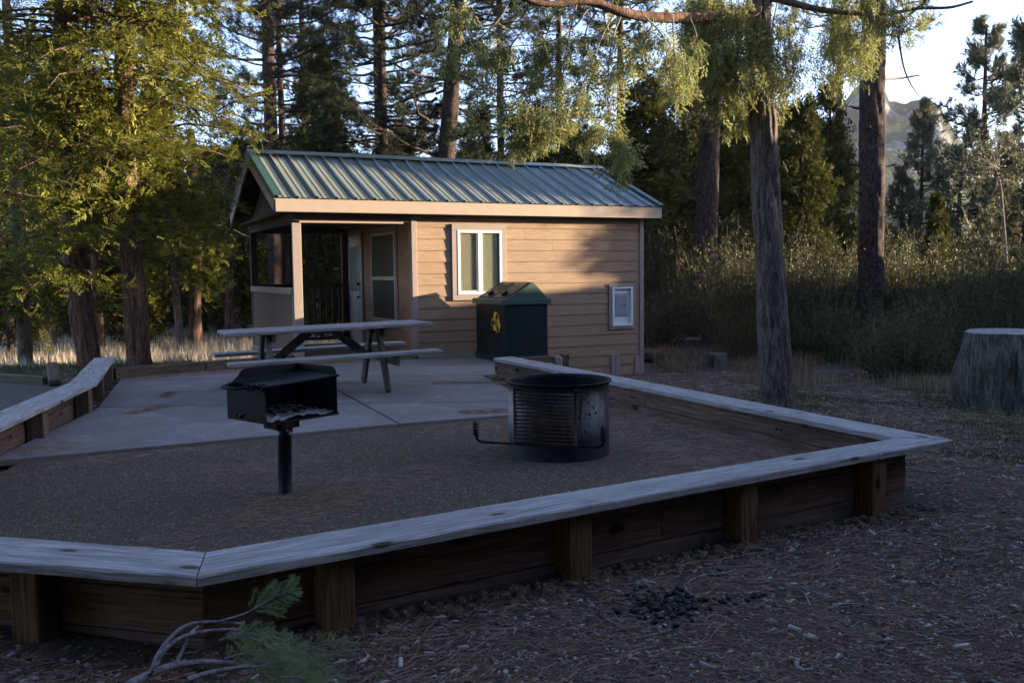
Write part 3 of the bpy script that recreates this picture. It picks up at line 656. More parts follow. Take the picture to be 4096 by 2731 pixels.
for side in (0, 1):                                   # ridge cap, rake trims, rake boards
    SM = slope_matrix(side); xa = XL if side == 0 else -XR; xb = XR if side == 0 else -XL
    link('ridge_cap', boxmesh(xb - xa + .03, .20, .006, 0, M_roof, 'ridge_cap'), SM @ Matrix.Translation(((xa + xb) / 2, sl_len - .095, .037)), cb)
    for x, sg in ((xa, -1), (xb, 1)):
        link('rake_trim', boxmesh(.11, sl_len + .0, .006, 0, M_rtrim, 'rake_trim'), SM @ Matrix.Translation((x - sg * .04, sl_len / 2 - .006, .036)), cb)
        link('rake_trim', boxmesh(.006, sl_len + .0, .095, 0, M_rtrim, 'rake_trim'), SM @ Matrix.Translation((x + sg * .018, sl_len / 2 - .006, -.012)), cb)
        link('rake_board', boxmesh(.03, sl_len - .03, .20, .003, M_fascia, 'rake_board'), SM @ Matrix.Translation((x + sg * -.003, sl_len / 2 - .0, -.115)), cb)
ridge = tube('ridge_roll', cb, [CM @ Vector((XL - .015, YR, ZR + .028)), CM @ Vector((XR + .015, YR, ZR + .028))], [.02, .02], M_roof, 8)
cpart('fascia', XL + .012, XR - .012, -.222, -.20, 2.352, 2.553, M_fascia, .003); cpart('fascia', XL + .012, XR - .012, W_ + .20, W_ + .222, 2.352, 2.553, M_fascia, .003)
cpart('soffit', XL + .02, XR - .02, -.199, -.001, 2.351, 2.366, M_soffit, 0); cpart('soffit', XL + .02, XR - .02, W_ + .001, W_ + .199, 2.351, 2.366, M_soffit, 0)

# ------------------------------------------------------------------ picnic table
TX, TY, TA, TT = -2.244, 10.885, .425, .019
M_leg = wood('table_frame_wood', (.05, .045, .04), (.11, .10, .09), (.18, .165, .15))
pt = thing('picnic_table', 'weathered grey wooden picnic table with attached benches on the patio slab', 'picnic table', (TX, TY, 0), TA)
tca, tsa = math.cos(TA), math.sin(TA)
def Tw(a, b, z, tilt=True): return Vector((TX + a * tca - b * tsa, TY + a * tsa + b * tca, z + (TT * a if tilt else 0)))
def tp(name, a0, b0, z0, a1, b1, z1, w_, t, mat=M_table, up=(0, 0, 1), bev=.008, tilt=True): return plank(name, pt, Tw(a0, b0, z0, tilt), Tw(a1, b1, z1, tilt), w_, t, mat, up, bev)
for i in range(5):
    b = -.389 + .778 * (i + .5) / 5; j = (.008, -.01, .004, -.006, .01)[i]
    tp('table_board', -1.223 + j, b, .781 - .021, 1.223 + j, b, .781 - .021, .778 / 5 - .007, .042)
for sg in (-1, 1):
    for k in (0, 1):
        b = sg * (.834 - .067 - .134 * k); tp('bench_board', -1.214 - .018, b, .478 - .02, 1.214 - .018, b, .478 - .02, .128, .042)
for a in (-.72, .60):
    for sg in (-1, 1):          # splayed legs, crossing beam and top cleat
        tp('leg', a, sg * .56, -TT * a, a + .0, sg * .17, .735, .135, .048, M_leg, up=(tca, tsa, 0))
    tp('bench_beam', a + .052, -.80, .395, a + .052, .80, .395, .045, .14, M_leg)
    tp('top_cleat', a + .052, -.34, .69, a + .052, .34, .69, .045, .09, M_leg)
    sg = 1 if a < 0 else -1
    tp('brace', a + sg * .10, 0, .40, a + sg * .52, 0, .73, .10, .045, M_leg, up=(-tsa, tca, 0))
tp('center_cleat', -.06, -.36, .705, -.06, .36, .705, .10, .06, M_leg)

# ------------------------------------------------------------------ fire ring
FX, FY, FR = .362, 7.09, .398
fr = thing('fire_ring', 'tall round rusty steel fire ring with a barred grate hanging on its front', 'fire ring', (FX, FY, -.04))
th = np.linspace(0, 2 * np.pi, 72, endpoint=False)
def shell(name, prof, mat, parent):
    V, F = [], []; k = len(prof)
    for t in th:
        for r, z in prof: V.append((math.cos(t) * r, math.sin(t) * r, z))
    for i in range(72):
        for j in range(k - 1): a = i * k + j; b = ((i + 1) % 72) * k + j; F.append((a, b, b + 1, a + 1))
    return link(name, mesh(name, V, F, mat, True), Matrix.Translation((FX, FY, .25)), parent)
zt, zb_ = .555 - .25, -.12 - .25
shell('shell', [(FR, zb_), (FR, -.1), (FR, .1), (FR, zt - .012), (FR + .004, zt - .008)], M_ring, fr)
shell('liner', [(FR - .008, zt - .004), (FR - .010, .1), (FR - .010, zb_)], M_ringin, fr)
shell('rim', [(FR + .003, zt - .02), (FR + .022, zt - .004), (FR + .022, zt + .006), (FR - .006, zt + .003), (FR - .010, zt - .02)], M_steel, fr)
phi = R(17); Gc = Vector((FX - math.sin(phi) * (FR + .028), FY - math.cos(phi) * (FR + .028), 0)); Gt = Vector((math.cos(phi), -math.sin(phi), 0)); Gn = Vector((-math.sin(phi), -math.cos(phi), 0))
def gp(s_, z, o=0.): return Gc + Gt * s_ + Gn * o + Vector((0, 0, z))
gm = tube('grate', fr, [gp(-.235, .525), gp(-.235, .115)], [.009, .009], M_rust, 8)
tube('side_bar', gm, [gp(.235, .525), gp(.235, .115)], [.009, .009], M_rust, 8)
for i in range(14): tube('bar', gm, [gp(-.235, .497 - i * .0285), gp(.235, .497 - i * .0285)], [.0055, .0055], M_rust if i > 3 else M_black, 7)
tube('handle_bar', gm, smoothpath([gp(-.50, .115), gp(-.235, .112), gp(0, .110), gp(.235, .112), gp(.40, .115)], 3), .0095, M_steel, 8)
for sg, e in ((-1, -.50), (1, .40)):
    tube('handle_arm', gm, smoothpath([gp(e - sg * .02, .115), gp(e + sg * .025, .125), gp(e + sg * .042, .155), gp(e + sg * .045, .20)], 5), .010, M_steel, 8)
    hp = [gp(e + sg * .045 + .019 * math.cos(k * .9), .165 + k * .0030, .019 * math.sin(k * .9)) for k in range(34)]
    tube('spring_grip', gm, hp, .0065, M_steel, 6)
for s_ in (-.235, .235):
    hp = [gp(s_ + .022 + .022 * math.cos(t), .530 + .010 * math.sin(t), .014 + .02 * math.sin(t)) for t in np.linspace(0, 6.0, 14)]
    tube('hinge_ring', gm, hp, .007, M_steel, 6)
    tube('hinge_rod', gm, [gp(s_ + .03, .520, .01), gp(s_ + .075, .530, .02)], .008, M_steel, 6)
for a, z in ((62, .33), (71, .335)):
    t = R(-90 + 33 + (a - 62)); p = Vector((FX + math.cos(t) * (FR - .002), FY + math.sin(t) * (FR - .002), z)); q = p + Vector((math.cos(t), math.sin(t), 0)) * .006
    tube('vent_hole', fr, [p, q], .011, M_black, 10, False)

# ------------------------------------------------------------------ pedestal grill
GX, GY, GZ = -1.505, 5.86, -.05
gl = thing('pedestal_grill', 'black steel pedestal grill with a slatted cooking grate and ash in its open box', 'grill', (GX, GY, GZ))
tube('post', gl, [(GX, GY, -.25), (GX + .004, GY - .01, .1), (GX + .016, GY - .02, .395)], [.0445] * 3, M_post_steel, 24)
tube('collar', gl, [(GX + .016, GY - .02, .365), (GX + .0165, GY - .02, .425)], [.051] * 2, M_post_steel, 24)
tube('neck', gl, [(GX + .0165, GY - .02, .425), (GX + .017, GY - .02, .45)], [.043] * 2, M_steel, 24)
for a in (-60, 185):
    t = R(a); p = Vector((GX + .016 + .05 * math.cos(t), GY - .02 + .05 * math.sin(t), .40)); q = p + Vector((math.cos(t), math.sin(t), 0)) * .012
    tube('bolt', gl, [p, q], .009, M_bolt, 6, False)
ga = R(50); gw, gd, gz0 = .54, .40, .52
gx_ = Vector((math.cos(ga), math.sin(ga), 0)); gy_ = Vector((-math.sin(ga), math.cos(ga), 0))
s52 = 1.035; fl = Vector((-1.417 * s52, 5.133 * s52, 0))         # front left bottom corner
fl = Vector((-1.467, 5.313, 0))
def gw3(x, y, z): return fl + gx_ * x + gy_ * y + Vector((0, 0, z))
GM = Matrix.Identity(4)
for i in range(3): GM[i][0] = gx_[i]; GM[i][1] = gy_[i]; GM[i][2] = (0, 0, 1)[i]; GM[i][3] = fl[i]
def plate(name, prof, axis, pos, th_, mat=M_steel):
    """thin plate with outline prof (two coords), extruded th_ along axis at pos; grill-local axes"""
    V, F = [], []; k = len(prof)
    for s_ in (0, th_):
        for (a, b) in prof: V.append((pos + s_, a, b) if axis == 'x' else (a, pos + s_, b) if axis == 'y' else (a, b, pos + s_))
    F = [tuple(range(k))[::-1], tuple(range(k, 2 * k))] + [(i, (i + 1) % k, k + (i + 1) % k, k + i) for i in range(k)]
    V = np.array(V, float); c = V.mean(0)
    return link(name, mesh(name, V - c, F, mat), GM @ Matrix.Translation(c), gl)
def rnd(cx_, cz_, r, a0, a1, n=5): return [(cx_ + r * math.cos(R(a)), cz_ + r * math.sin(R(a))) for a in np.linspace(a0, a1, n)]
plate('floor_plate', [(0, -.008), (gw, -.008), (gw, gd), (0, gd)], 'z', gz0, .006)
plate('left_side', [(.0, gz0 + .0065), (gd, gz0 + .0065), (gd, gz0 + .20)] + rnd(.05, gz0 + .15, .05, 90, 180), 'x', 0, .006)
plate('right_side', [(.0, gz0 + .0065), (gd, gz0 + .0065), (gd, gz0 + .30)] + rnd(.05, gz0 + .25, .05, 90, 180), 'x', gw - .006, .006)
plate('back_plate', [(.007, gz0 + .0065), (gw - .007, gz0 + .0065), (gw - .007, gz0 + .30)] + rnd(.14, gz0 + .245, .055, 90, 160) + [(.007, gz0 + .20)], 'y', gd - .006, .006)
lp = [(0.0, gz0 - .006), (gw, gz0 - .006), (gw, gz0 + .012), (gw * .8, gz0 + .006), (gw * .45, gz0 + .002), (0, gz0 + .004)]
plate('front_lip', lp, 'y', -.014, .006)
# cooking grate, tilted up to the right
zl, zr_ = gz0 + .222, gz0 + .243
def gg(x, y): return gw3(x, y, zl + (zr_ - zl) * x / gw)
g0 = tube('cooking_grate', gl, smoothpath([gg(-.10, .10), gg(.0, .02), gg(.03, -.0), gg(gw - .03, -.0), gg(gw - .012, .02), gg(gw - .012, gd - .05), gg(gw - .04, gd - .03), gg(.03, gd - .03), gg(.0, gd - .05), gg(-.10, .29)], 4), .0075, M_steel, 7)
for i in range(17): tube('bar', g0, [gg(.03 + i * (gw - .06) / 16, .0), gg(.03 + i * (gw - .06) / 16, gd - .03)], .0058, M_steel, 6)
tube('handle', g0, smoothpath([gg(-.10, .10), gg(-.125, .14), gg(-.125, .25), gg(-.10, .29)], 4), .0085, M_steel, 8)
hp = [gg(-.085 + k * .0042, .085 - k * .0026) + Vector((0, 0, .016 * math.sin(k * 1.1))) + gy_ * (.016 * math.cos(k * 1.1)) for k in range(26)]
tube('spring_grip', g0, hp, .006, M_steel, 6)
cx_b, cy_b = .265, .215
plate('bracket', [(cx_b - .085, cy_b - .07), (cx_b + .085, cy_b - .07), (cx_b + .085, cy_b + .07), (cx_b - .085, cy_b + .07)], 'z', gz0 - .075, .066)
tube('pipe_stub', gl, [gw3(.20, gd + .06, gz0 + .19), gw3(.20, gd + .06, gz0 + .275)], [.036, .036], M_post_steel, 18)  # unidentified capped pipe, fixed behind the box by an added arm
tube('pipe_arm', gl, [gw3(.20, gd - .0, gz0 + .2), gw3(.20, gd + .03, gz0 + .2)], [.01, .01], M_steel, 8)
# plate with maker's lettering on the bracket front
def textobj(name, s_, size, M, mat, parent, ext=.0006, bold=0):
    cu = bpy.data.curves.new(name, 'FONT'); cu.body = s_; cu.size = size; cu.extrude = ext; cu.align_x = 'CENTER'; cu.align_y = 'CENTER'; cu.offset = bold; cu.resolution_u = 2
    o = bpy.data.objects.new('t', cu); me = bpy.data.meshes.new_from_object(o); bpy.data.objects.remove(o); me.materials.clear(); me.materials.append(mat); me.name = name
    return link(name, me, M, parent)
def facing(o, right, up):
    r_, u_ = Vector(right).normalized(), Vector(up).normalized(); z = r_.cross(u_); M = Matrix.Identity(4)
    for i in range(3): M[i][0] = r_[i]; M[i][1] = u_[i]; M[i][2] = z[i]; M[i][3] = o[i]
    return M
bl = gw3(cx_b + .005, cy_b - .071, gz0 - .042)
Ml = facing(bl - gy_ * .0012, gx_, (0, 0, 1))
lab = link('label_plate', boxmesh(.105, .062, .0018, 0, M_label, 'label_plate'), Ml, gl)
for (a, b, w1, h1) in ((0, .029, .10, .0016), (0, -.029, .10, .0016), (-.05, 0, .0016, .058), (.05, 0, .0016, .058)):
    link('label_border', boxmesh(w1, h1, .0006, 0, M_labelw, 'label_border'), Ml @ Matrix.Translation((a, b, .0014)), lab)
textobj('lettering', 'Pilot Rock', .021, Ml @ Matrix.Translation((0, .018, .0018)), M_labelw, lab)
for k in (0, 1, 2): link('small_print', boxmesh(.07, .0022, .0004, 0, M_labelw, 'small_print'), Ml @ Matrix.Translation((0, -.0 - k * .008, .0013)), lab)
# ash and charcoal lying in the box
nx, ny = 40, 28; X, Y = np.meshgrid(np.linspace(.012, gw - .012, nx), np.linspace(.0, gd - .012, ny)); Z = .012 + .014 * vnoise((ny, nx), 5, 4, 3) + .008 * vnoise((ny, nx), 14, 10, 4); Z = np.clip(Z, .002, 1) + gz0 + .006
V = np.stack([X, Y, Z], -1).reshape(-1, 3); i = np.arange(ny - 1)[:, None] * nx; j = np.arange(nx - 1)[None]
tag(link('ash_bed', mesh('ash_bed', V, np.stack([i + j, i + j + 1, i + nx + j + 1, i + nx + j], -1).reshape(-1, 4), M_ash, True), GM), 'grey ash spread in the box of the pedestal grill', 'ash', kind='stuff')
def lumps(n, place, size, seed, mat, name, label, cat):
    r = np.random.default_rng(seed); bm = bmesh.new(); bmesh.ops.create_icosphere(bm, subdivisions=1, radius=1); T = np.array([v.co[:] for v in bm.verts]); Fi = np.array([[v.index for v in f.verts] for f in bm.faces]); bm.free()
    VV, FF = [], []
    for k in range(n):
        c = place(r); sc = r.uniform(*size) * np.array([1, r.uniform(.6, 1), r.uniform(.45, .8)]); q = T * sc * (1 + .3 * r.standard_normal((len(T), 1)) * .6); a = r.uniform(0, 6.28); ca, sa_ = math.cos(a), math.sin(a)
        q = q @ np.array([[ca, sa_, 0], [-sa_, ca, 0], [0, 0, 1]]); VV.append(q + c); FF.append(Fi + k * len(T))
    return tag(link(name, mesh(name, np.concatenate(VV), np.concatenate(FF), mat)), label, cat, kind='stuff')
lumps(70, lambda r: np.array(gw3(r.normal(.22, .11), np.clip(r.normal(.20, .08), .03, .38), gz0 + .035 + abs(r.normal(0, .012)))), (.009, .024), 5, M_coal, 'charcoal', 'burnt charcoal lumps heaped on the ash in the grill', 'charcoal')

# ------------------------------------------------------------------ recycling bin
bn = thing('recycling_bin', 'dark green metal trash and recycling bin with a sloping lid, against the cabin wall', 'bin', (*C2(1.35, -.9), 0), YAW)
BX0, BX1, BY0, BY1, BH = .97, 1.715, -1.47, -.34, .90
def bpart(name, *a, **k): return cpart(name, *a, parent=k.get('parent', bn), bev=k.get('bev', .004), mat=k['mat'])
bpart('body', BX0 + .004, BX1, BY0, BY1, .05, BH, mat=M_binbody)
bpart('plinth', BX0 - .02, BX1 + .015, BY0 - .015, BY1 + .015, .002, .10, mat=M_binbody)
bpart('door', BX0 - .012, BX0 + .003, BY0 + .05, -.92, .115, BH - .02, mat=M_bindoor); bpart('door', BX0 - .012, BX0 + .003, -.912, BY1 - .04, .115, BH - .02, mat=M_bindoor)
bpart('hinge_strip', BX0 - .010, BX0 + .003, BY0 + .002, BY0 + .047, .115, BH - .02, mat=M_binbody)
bpart('latch', BX0 - .035, BX0 - .0125, -1.06, -1.01, .40, .56, mat=M_black)
bpart('lid_band', BX0 - .045, BX1 + .045, BY0 - .045, BY1 + .045, BH, BH + .085, mat=M_binlid)
AX, AZ = 1.455, 1.245
lo = BH + .0855
for nm, x0, x1 in (('lid_hood', BX0 + .03, BX1 - .0),):
    V = []
    for y in (BY0 - .018, BY1 + .018): V += [(x0, y, lo), (x1, y, lo), (AX, y, AZ)]
    F = [(0, 1, 2), (5, 4, 3), (0, 2, 5, 3), (2, 1, 4, 5), (0, 3, 4, 1)]
    link('lid_hood', mesh('lid_hood', V, F, M_binlid), CM, bn)
sx = Vector((AX - (BX0 + .03), 0, AZ - lo)); sL = sx.length; sx.normalize(); snv = Vector((-sx.z, 0, sx.x))
def lidM(u, y, o): p = Vector((BX0 + .03, 0, lo)) + sx * u + snv * o; p.y = y; M = Matrix.Identity(4); r_ = Vector((0, -1, 0)); z_ = r_.cross(sx);
def lidM(u, y, o):
    p = Vector((BX0 + .03, 0, lo)) + sx * u + snv * o; p.y = y; M = Matrix.Identity(4); r_ = Vector((0, -1, 0))
    for i in range(3): M[i][0] = r_[i]; M[i][1] = sx[i]; M[i][2] = snv[i]; M[i][3] = p[i]
    return CM @ M
ym = (BY0 + BY1) / 2; lwid = (BY1 - BY0) / 2 - .05
lids = []
for yc, txt in ((ym + (BY1 - BY0) / 4 - .005, 'TRASH'), (ym - (BY1 - BY0) / 4 + .005, 'RECYCLE')):
    ld = link('lid_flap', boxmesh(lwid, sL - .05, .012, .003, M_bindoor, 'lid_flap'), lidM(sL / 2 - .005, yc, .0075), bn); lids.append(ld)
    textobj('lettering', txt, .085 if txt == 'TRASH' else .083, lidM(sL - .085, yc, .0145), M_yellow, ld, bold=.0015)
    hk = link('handle', boxmesh(.13, .085, .05, .012, M_black, 'handle'), lidM(.13, yc - .03 * (1 if txt == 'TRASH' else 0), .04), ld)
# recycling emblem: three folded arrows
def emblem(M, size, parent, outline=True):
    A = [(-.02, .52), (.20, .52), (.34, .30), (.46, .37), (.30, .02), (-.04, .12), (.09, .17), (-.02, .36), (-.16, .10), (-.38, .22)]
    for k in range(3):
        a = R(-120 * k); rot = lambda p: ((p[0] * math.cos(a) - p[1] * math.sin(a)) * size, (p[0] * math.sin(a) + p[1] * math.cos(a)) * size, 0)
        solid = [(-.42, .12), (-.17, .56), (.10, .56), (-.10, .24), (-.18, .06)]
        V = [rot(p) for p in solid]; link('emblem_band', mesh('emblem_band', V, [tuple(range(len(V)))[::-1]], M_yellow), M, parent)
        arrow = [(.12, .56), (.20, .54), (.31, .35), (.41, .40), (.24, .05), (-.10, .16), (.03, .20), (-.06, .30), (.12, .56)]
        for p, q in zip(arrow[:-1], arrow[1:]):
            d = np.array(q) - p; nn = np.array([-d[1], d[0]]) / (np.linalg.norm(d) + 1e-9) * .017
            V = [rot(tuple(np.array(p) + nn)), rot(tuple(np.array(q) + nn)), rot(tuple(np.array(q) - nn)), rot(tuple(np.array(p) - nn))]
            link('emblem_line', mesh('emblem_line', V, [(3, 2, 1, 0)], M_yellow), M, parent)
Mf = Matrix.Identity(4)
for i in range(3): Mf[i][0] = (0, -1, 0)[i]; Mf[i][1] = (0, 0, 1)[i]; Mf[i][2] = (-1, 0, 0)[i]; Mf[i][3] = (BX0 - .0135, -1.16, .615)[i]
def merge_emblem(M, size, parent):
    V, F = [], []
    def add(pts):
        b = len(V); V.extend(pts); F.append(tuple(range(b, b + len(pts))))
    for k in range(3):
        a = R(-120 * k); ro = lambda p: ((p[0] * math.cos(a) - p[1] * math.sin(a)) * size, (p[0] * math.sin(a) + p[1] * math.cos(a)) * size, 0)
        add([ro(p) for p in [(-.42, .12), (-.17, .56), (.10, .56), (-.10, .24), (-.18, .06)]][::-1])
        arrow = [(.13, .56), (.21, .54), (.32, .35), (.42, .40), (.24, .03), (-.10, .14), (.03, .19), (-.05, .29), (.13, .56)]
        for p, q in zip(arrow[:-1], arrow[1:]):
            d = np.array(q) - p; nn = np.array([-d[1], d[0]]) / (np.linalg.norm(d) + 1e-9) * .018
            add([ro(tuple(np.array(p) + nn)), ro(tuple(np.array(q) + nn)), ro(tuple(np.array(q) - nn)), ro(tuple(np.array(p) - nn))])
    V = [(x, y, z + .0002 * i) for i, (x, y, z) in enumerate(V)] if False else V
    return link('recycling_emblem', mesh('recycling_emblem', V, F, M_yellow), M, parent)
merge_emblem(CM @ Mf, .30, bn)
merge_emblem(lidM(sL * .55, lids and (ym - (BY1 - BY0) / 4 - .0), .0145), .07, lids[1])
bpart('sticker', BX0 - .0475, BX0 - .0455, BY0 - .03, BY0 + .02, BH + .015, BH + .06, mat=M_rust, bev=0)

# ------------------------------------------------------------------ coals on the ground
cpos = at(1555, 1390, 3.42)
def gz(x, y): return float(terrain(x, y)) + float(bumps(np.float64(x), np.float64(y)))
def onground(dx, dy, z=-.13):
    d = raydir(dx * 1.7415, dy * 1.7415)
    for _ in range(6): t = (z - CAM_H) / d[2]; z = gz(d[0] * t, d[1] * t)
    return np.array([d[0] * t, d[1] * t, z])
p0 = onground(1545, 1395)
def cp(r):
    x, y = p0[0] + r.normal(0, .10), p0[1] + r.normal(0, .085); return np.array([x, y, gz(x, y) + .014])
lumps(130, cp, (.009, .024), 8, M_coal, 'charcoal', 'scattered heap of burnt charcoal on the litter in front of the wall', 'charcoal')
p1 = onground(1750, 1372)
lumps(12, lambda r: np.array([p1[0] + r.normal(0, .03), p1[1] + r.normal(0, .02), p1[2] + .01]), (.010, .02), 9, M_coal, 'charcoal', 'small cluster of charcoal right of the main charcoal heap', 'charcoal')

# ------------------------------------------------------------------ vegetation
def nrm(a): return a / (np.linalg.norm(a, axis=-1, keepdims=True) + 1e-9)
def spray_template(n=12, w=.05, seed=1, curl=.10):
    """flat scale-leaf spray along +x, length 1"""
    r = np.random.default_rng(seed); T = []
    def kite(p, d, l, w):
        d = d / np.linalg.norm(d); q = np.array([-d[1], d[0], 0]); z = np.array([0, 0, -curl * l])
        T.append([p, p + d * l * .45 + q * w, p + d * l + z]); T.append([p, p + d * l + z, p + d * l * .45 - q * w])
    for k in range(n):
        t = .08 + .88 * k / n; s_ = 1 if k % 2 else -1
        l = (.16 + .38 * math.sin(math.pi * (.12 + .8 * (1 - t)))) * r.uniform(.8, 1.15); a = s_ * R(r.uniform(34, 50)); d = np.array([math.cos(a), math.sin(a), r.uniform(-.12, .05)])
        p = np.array([t, 0, -curl * t * t]); kite(p, d, l, w * r.uniform(.7, 1.1))
        if l > .3: kite(p + d * l * .45, np.array([math.cos(a * .25), math.sin(a * .25), -.1]), l * .5, w * .7)
    kite(np.array([.85, 0, -curl * .7]), np.array([1., 0, -.15]), .25, w * .8)
    return np.array(T)
def tuft_template(n=26, w=.035, seed=2, spread=1.0):
    r = np.random.default_rng(seed); T = []
    for k in range(n):
        t = r.uniform(0, .55); a = r.uniform(0, 2 * np.pi); e = r.uniform(.35, 1.0) * spread
        d = np.array([math.cos(e), math.sin(e) * math.cos(a), math.sin(e) * math.sin(a)]); q = np.cross(d, r.standard_normal(3)); q /= np.linalg.norm(q)
        p = np.array([t, 0, 0]); l = r.uniform(.55, .8); T.append([p - q * w, p + q * w, p + d * l])
    return np.array(T)
def leaf_template(n=7, seed=3, size=.26):
    r = np.random.default_rng(seed); T = []
    for k in range(n):
        p = np.array([(k + .5) / n, 0, 0]); a = k * 2.4; d = nrm(np.array([.6, math.cos(a), math.sin(a)]) + r.normal(0, .2, 3)); q = nrm(np.cross(d, r.standard_normal(3)))
        T.append([p, p + d * size * .55 + q * size * .28, p + d * size]); T.append([p, p + d * size, p + d * size * .55 - q * size * .28])
    return np.array(T)
SPR_SM = spray_template(6, .052, 8)
SPR, SPR_LO, SPR_FG = spray_template(8, .06), spray_template(4, .11, 4), spray_template(16, .020, 6, .04)
TUF, TUF_LO, TUF_XLO = tuft_template(26, .022), tuft_template(13, .045, 5), tuft_template(9, .085, 9)
LEA = leaf_template(6)
def scatter(T, O, D, N, Sc, tint):
    """stack template triangles T (k,3,3) at origins O along D with plane normal N"""
    D = nrm(D); B = nrm(np.cross(N, D)); N = np.cross(D, B); Sc = np.asarray(Sc)[:, None, None, None]
    V = O[:, None, None] + Sc * (T[None, ..., 0:1] * D[:, None, None] + T[None, ..., 1:2] * B[:, None, None] + T[None, ..., 2:3] * N[:, None, None])
    n = V.shape[0] * V.shape[1]; return V.reshape(-1, 3), np.repeat(tint, len(T))
def leafmesh(name, V, tint, mat):
    me = mesh(name, V, np.arange(len(V)).reshape(-1, 3), mat); tintattr(me, tint); return me
def trunkmesh(name, pts, rad, mat, sides=40, step=.05, furrow=.012, fx=14, seed=1, flare=.0, lump=.05, twist=0):
    P = smoothpath(pts, 12); Lc = np.concatenate([[0], np.cumsum(np.linalg.norm(np.diff(P, axis=0), axis=1))]); n = max(6, int(Lc[-1] / step))
    u = np.linspace(0, Lc[-1], n); C = np.stack([np.interp(u, Lc, P[:, i]) for i in range(3)], 1)
    ra = np.interp(u / Lc[-1], np.linspace(0, 1, len(rad)), rad)
    a = vnoise((n, sides), fx, max(2, int(Lc[-1] / .55)), seed, True); b = vnoise((n, sides), fx * 2, max(2, int(Lc[-1] / .22)), seed + 1, True); c = vnoise((n, sides), 5, max(2, int(Lc[-1] / .8)), seed + 2, True)
    d = -furrow * 1.6 * np.exp(-(a / .22) ** 2) + furrow * .8 * b + lump * ra[:, None] * c
    d += flare * np.exp(-u / .18)[:, None] * (1 + .7 * vnoise((n, sides), 6, 2, seed + 3, True))
    th = np.arange(sides) * 2 * np.pi / sides; r_ = ra[:, None] + d
    V = C[:, None] + np.stack([np.cos(th)[None] * r_, np.sin(th)[None] * r_, np.zeros_like(r_)], -1)
    i = np.arange(n - 1)[:, None] * sides; j = np.arange(sides)[None]; jn = (j + 1) % sides
    F = np.stack([i + j, i + jn, i + sides + jn, i + sides + j], -1).reshape(-1, 4)
    return mesh(name, V.reshape(-1, 3), F, mat, True)
def tree(name, label, loc, trunk_me, parts, group=None, rz=0., sc=(1, 1, 1), cat='tree'):
    o = thing(name, label, cat, loc, rz, group)
    MW[o.name] = MW[o.name] @ Matrix.Diagonal((*sc, 1)); o.matrix_basis = MW[o.name]
    if trunk_me: link('trunk', trunk_me, MW[o.name], o)
    for nm, me, kd in parts:
        c = link(nm, me, MW[o.name], o)
        if kd: c['kind'] = kd
    return o
def cedar_parts(zs, ztop, rad_fn, nbr, nsp, ssize, seed, mat, T=SPR, droop=.35, trunk=lambda z: np.zeros(2), bias=None, hang=0., az=None, bark=None):
    """branches with flat sprays, tree-local coordinates; returns foliage mesh and branch mesh"""
    r = np.random.default_rng(seed); O, D, N, Sc, Ti = [], [], [], [], []; br = []
    for b in range(nbr):
        z = zs + (ztop - zs) * r.random() ** .85; a = r.uniform(*(az or (0, 2 * np.pi))); Lb = rad_fn(z, a) * r.uniform(.62, 1.08)
        o2 = trunk(z); out = np.array([math.cos(a), math.sin(a), 0]); rise = r.uniform(-.05, .35)
        t = np.linspace(0, 1, 7); pth = np.array([o2[0], o2[1], z]) + out * (Lb * t)[:, None] + np.outer(rise * Lb * t - droop * Lb * t ** 2, [0, 0, 1.]) + np.cumsum(r.normal(0, .035 * Lb, (7, 3)), 0) * t[:, None]
        br.append((pth, np.linspace(.028, .005, 7) * (.6 + .25 * Lb)))
        bt = r.uniform(0, 1) * .5
        for k in range(nsp):
            tt = .14 + .89 * r.random() ** .8; side = np.array([-out[1], out[0], 0]) * r.choice([-1, 1]); base = np.array([np.interp(min(tt, 1), t, pth[:, i]) for i in range(3)])
            lat = r.random() * .46 * Lb * (1.15 - tt * .6); d = out * r.uniform(.1, 1) + side * r.uniform(.1, 1.) + np.array([0, 0, r.uniform(-.5, .75) - hang]) + r.normal(0, .25, 3)
            O.append(base + side * lat + np.array([0, 0, -.25 * lat + r.normal(0, .06) - hang * r.random() * .25])); D.append(d); N.append(r.normal(0, .62, 3) + np.array([0, 0, 1. - hang]))
            Sc.append(ssize * r.uniform(.65, 1.25)); Ti.append(np.clip(bt + r.random() * .5, 0, 1))
    V, ti = scatter(T, np.array(O), np.array(D), np.array(N), np.array(Sc), np.array(Ti)); bv, bf = tubes(br, 5)
    return leafmesh('foliage', V, ti, mat), mesh('branches', bv, bf, bark or M_cbark, True)
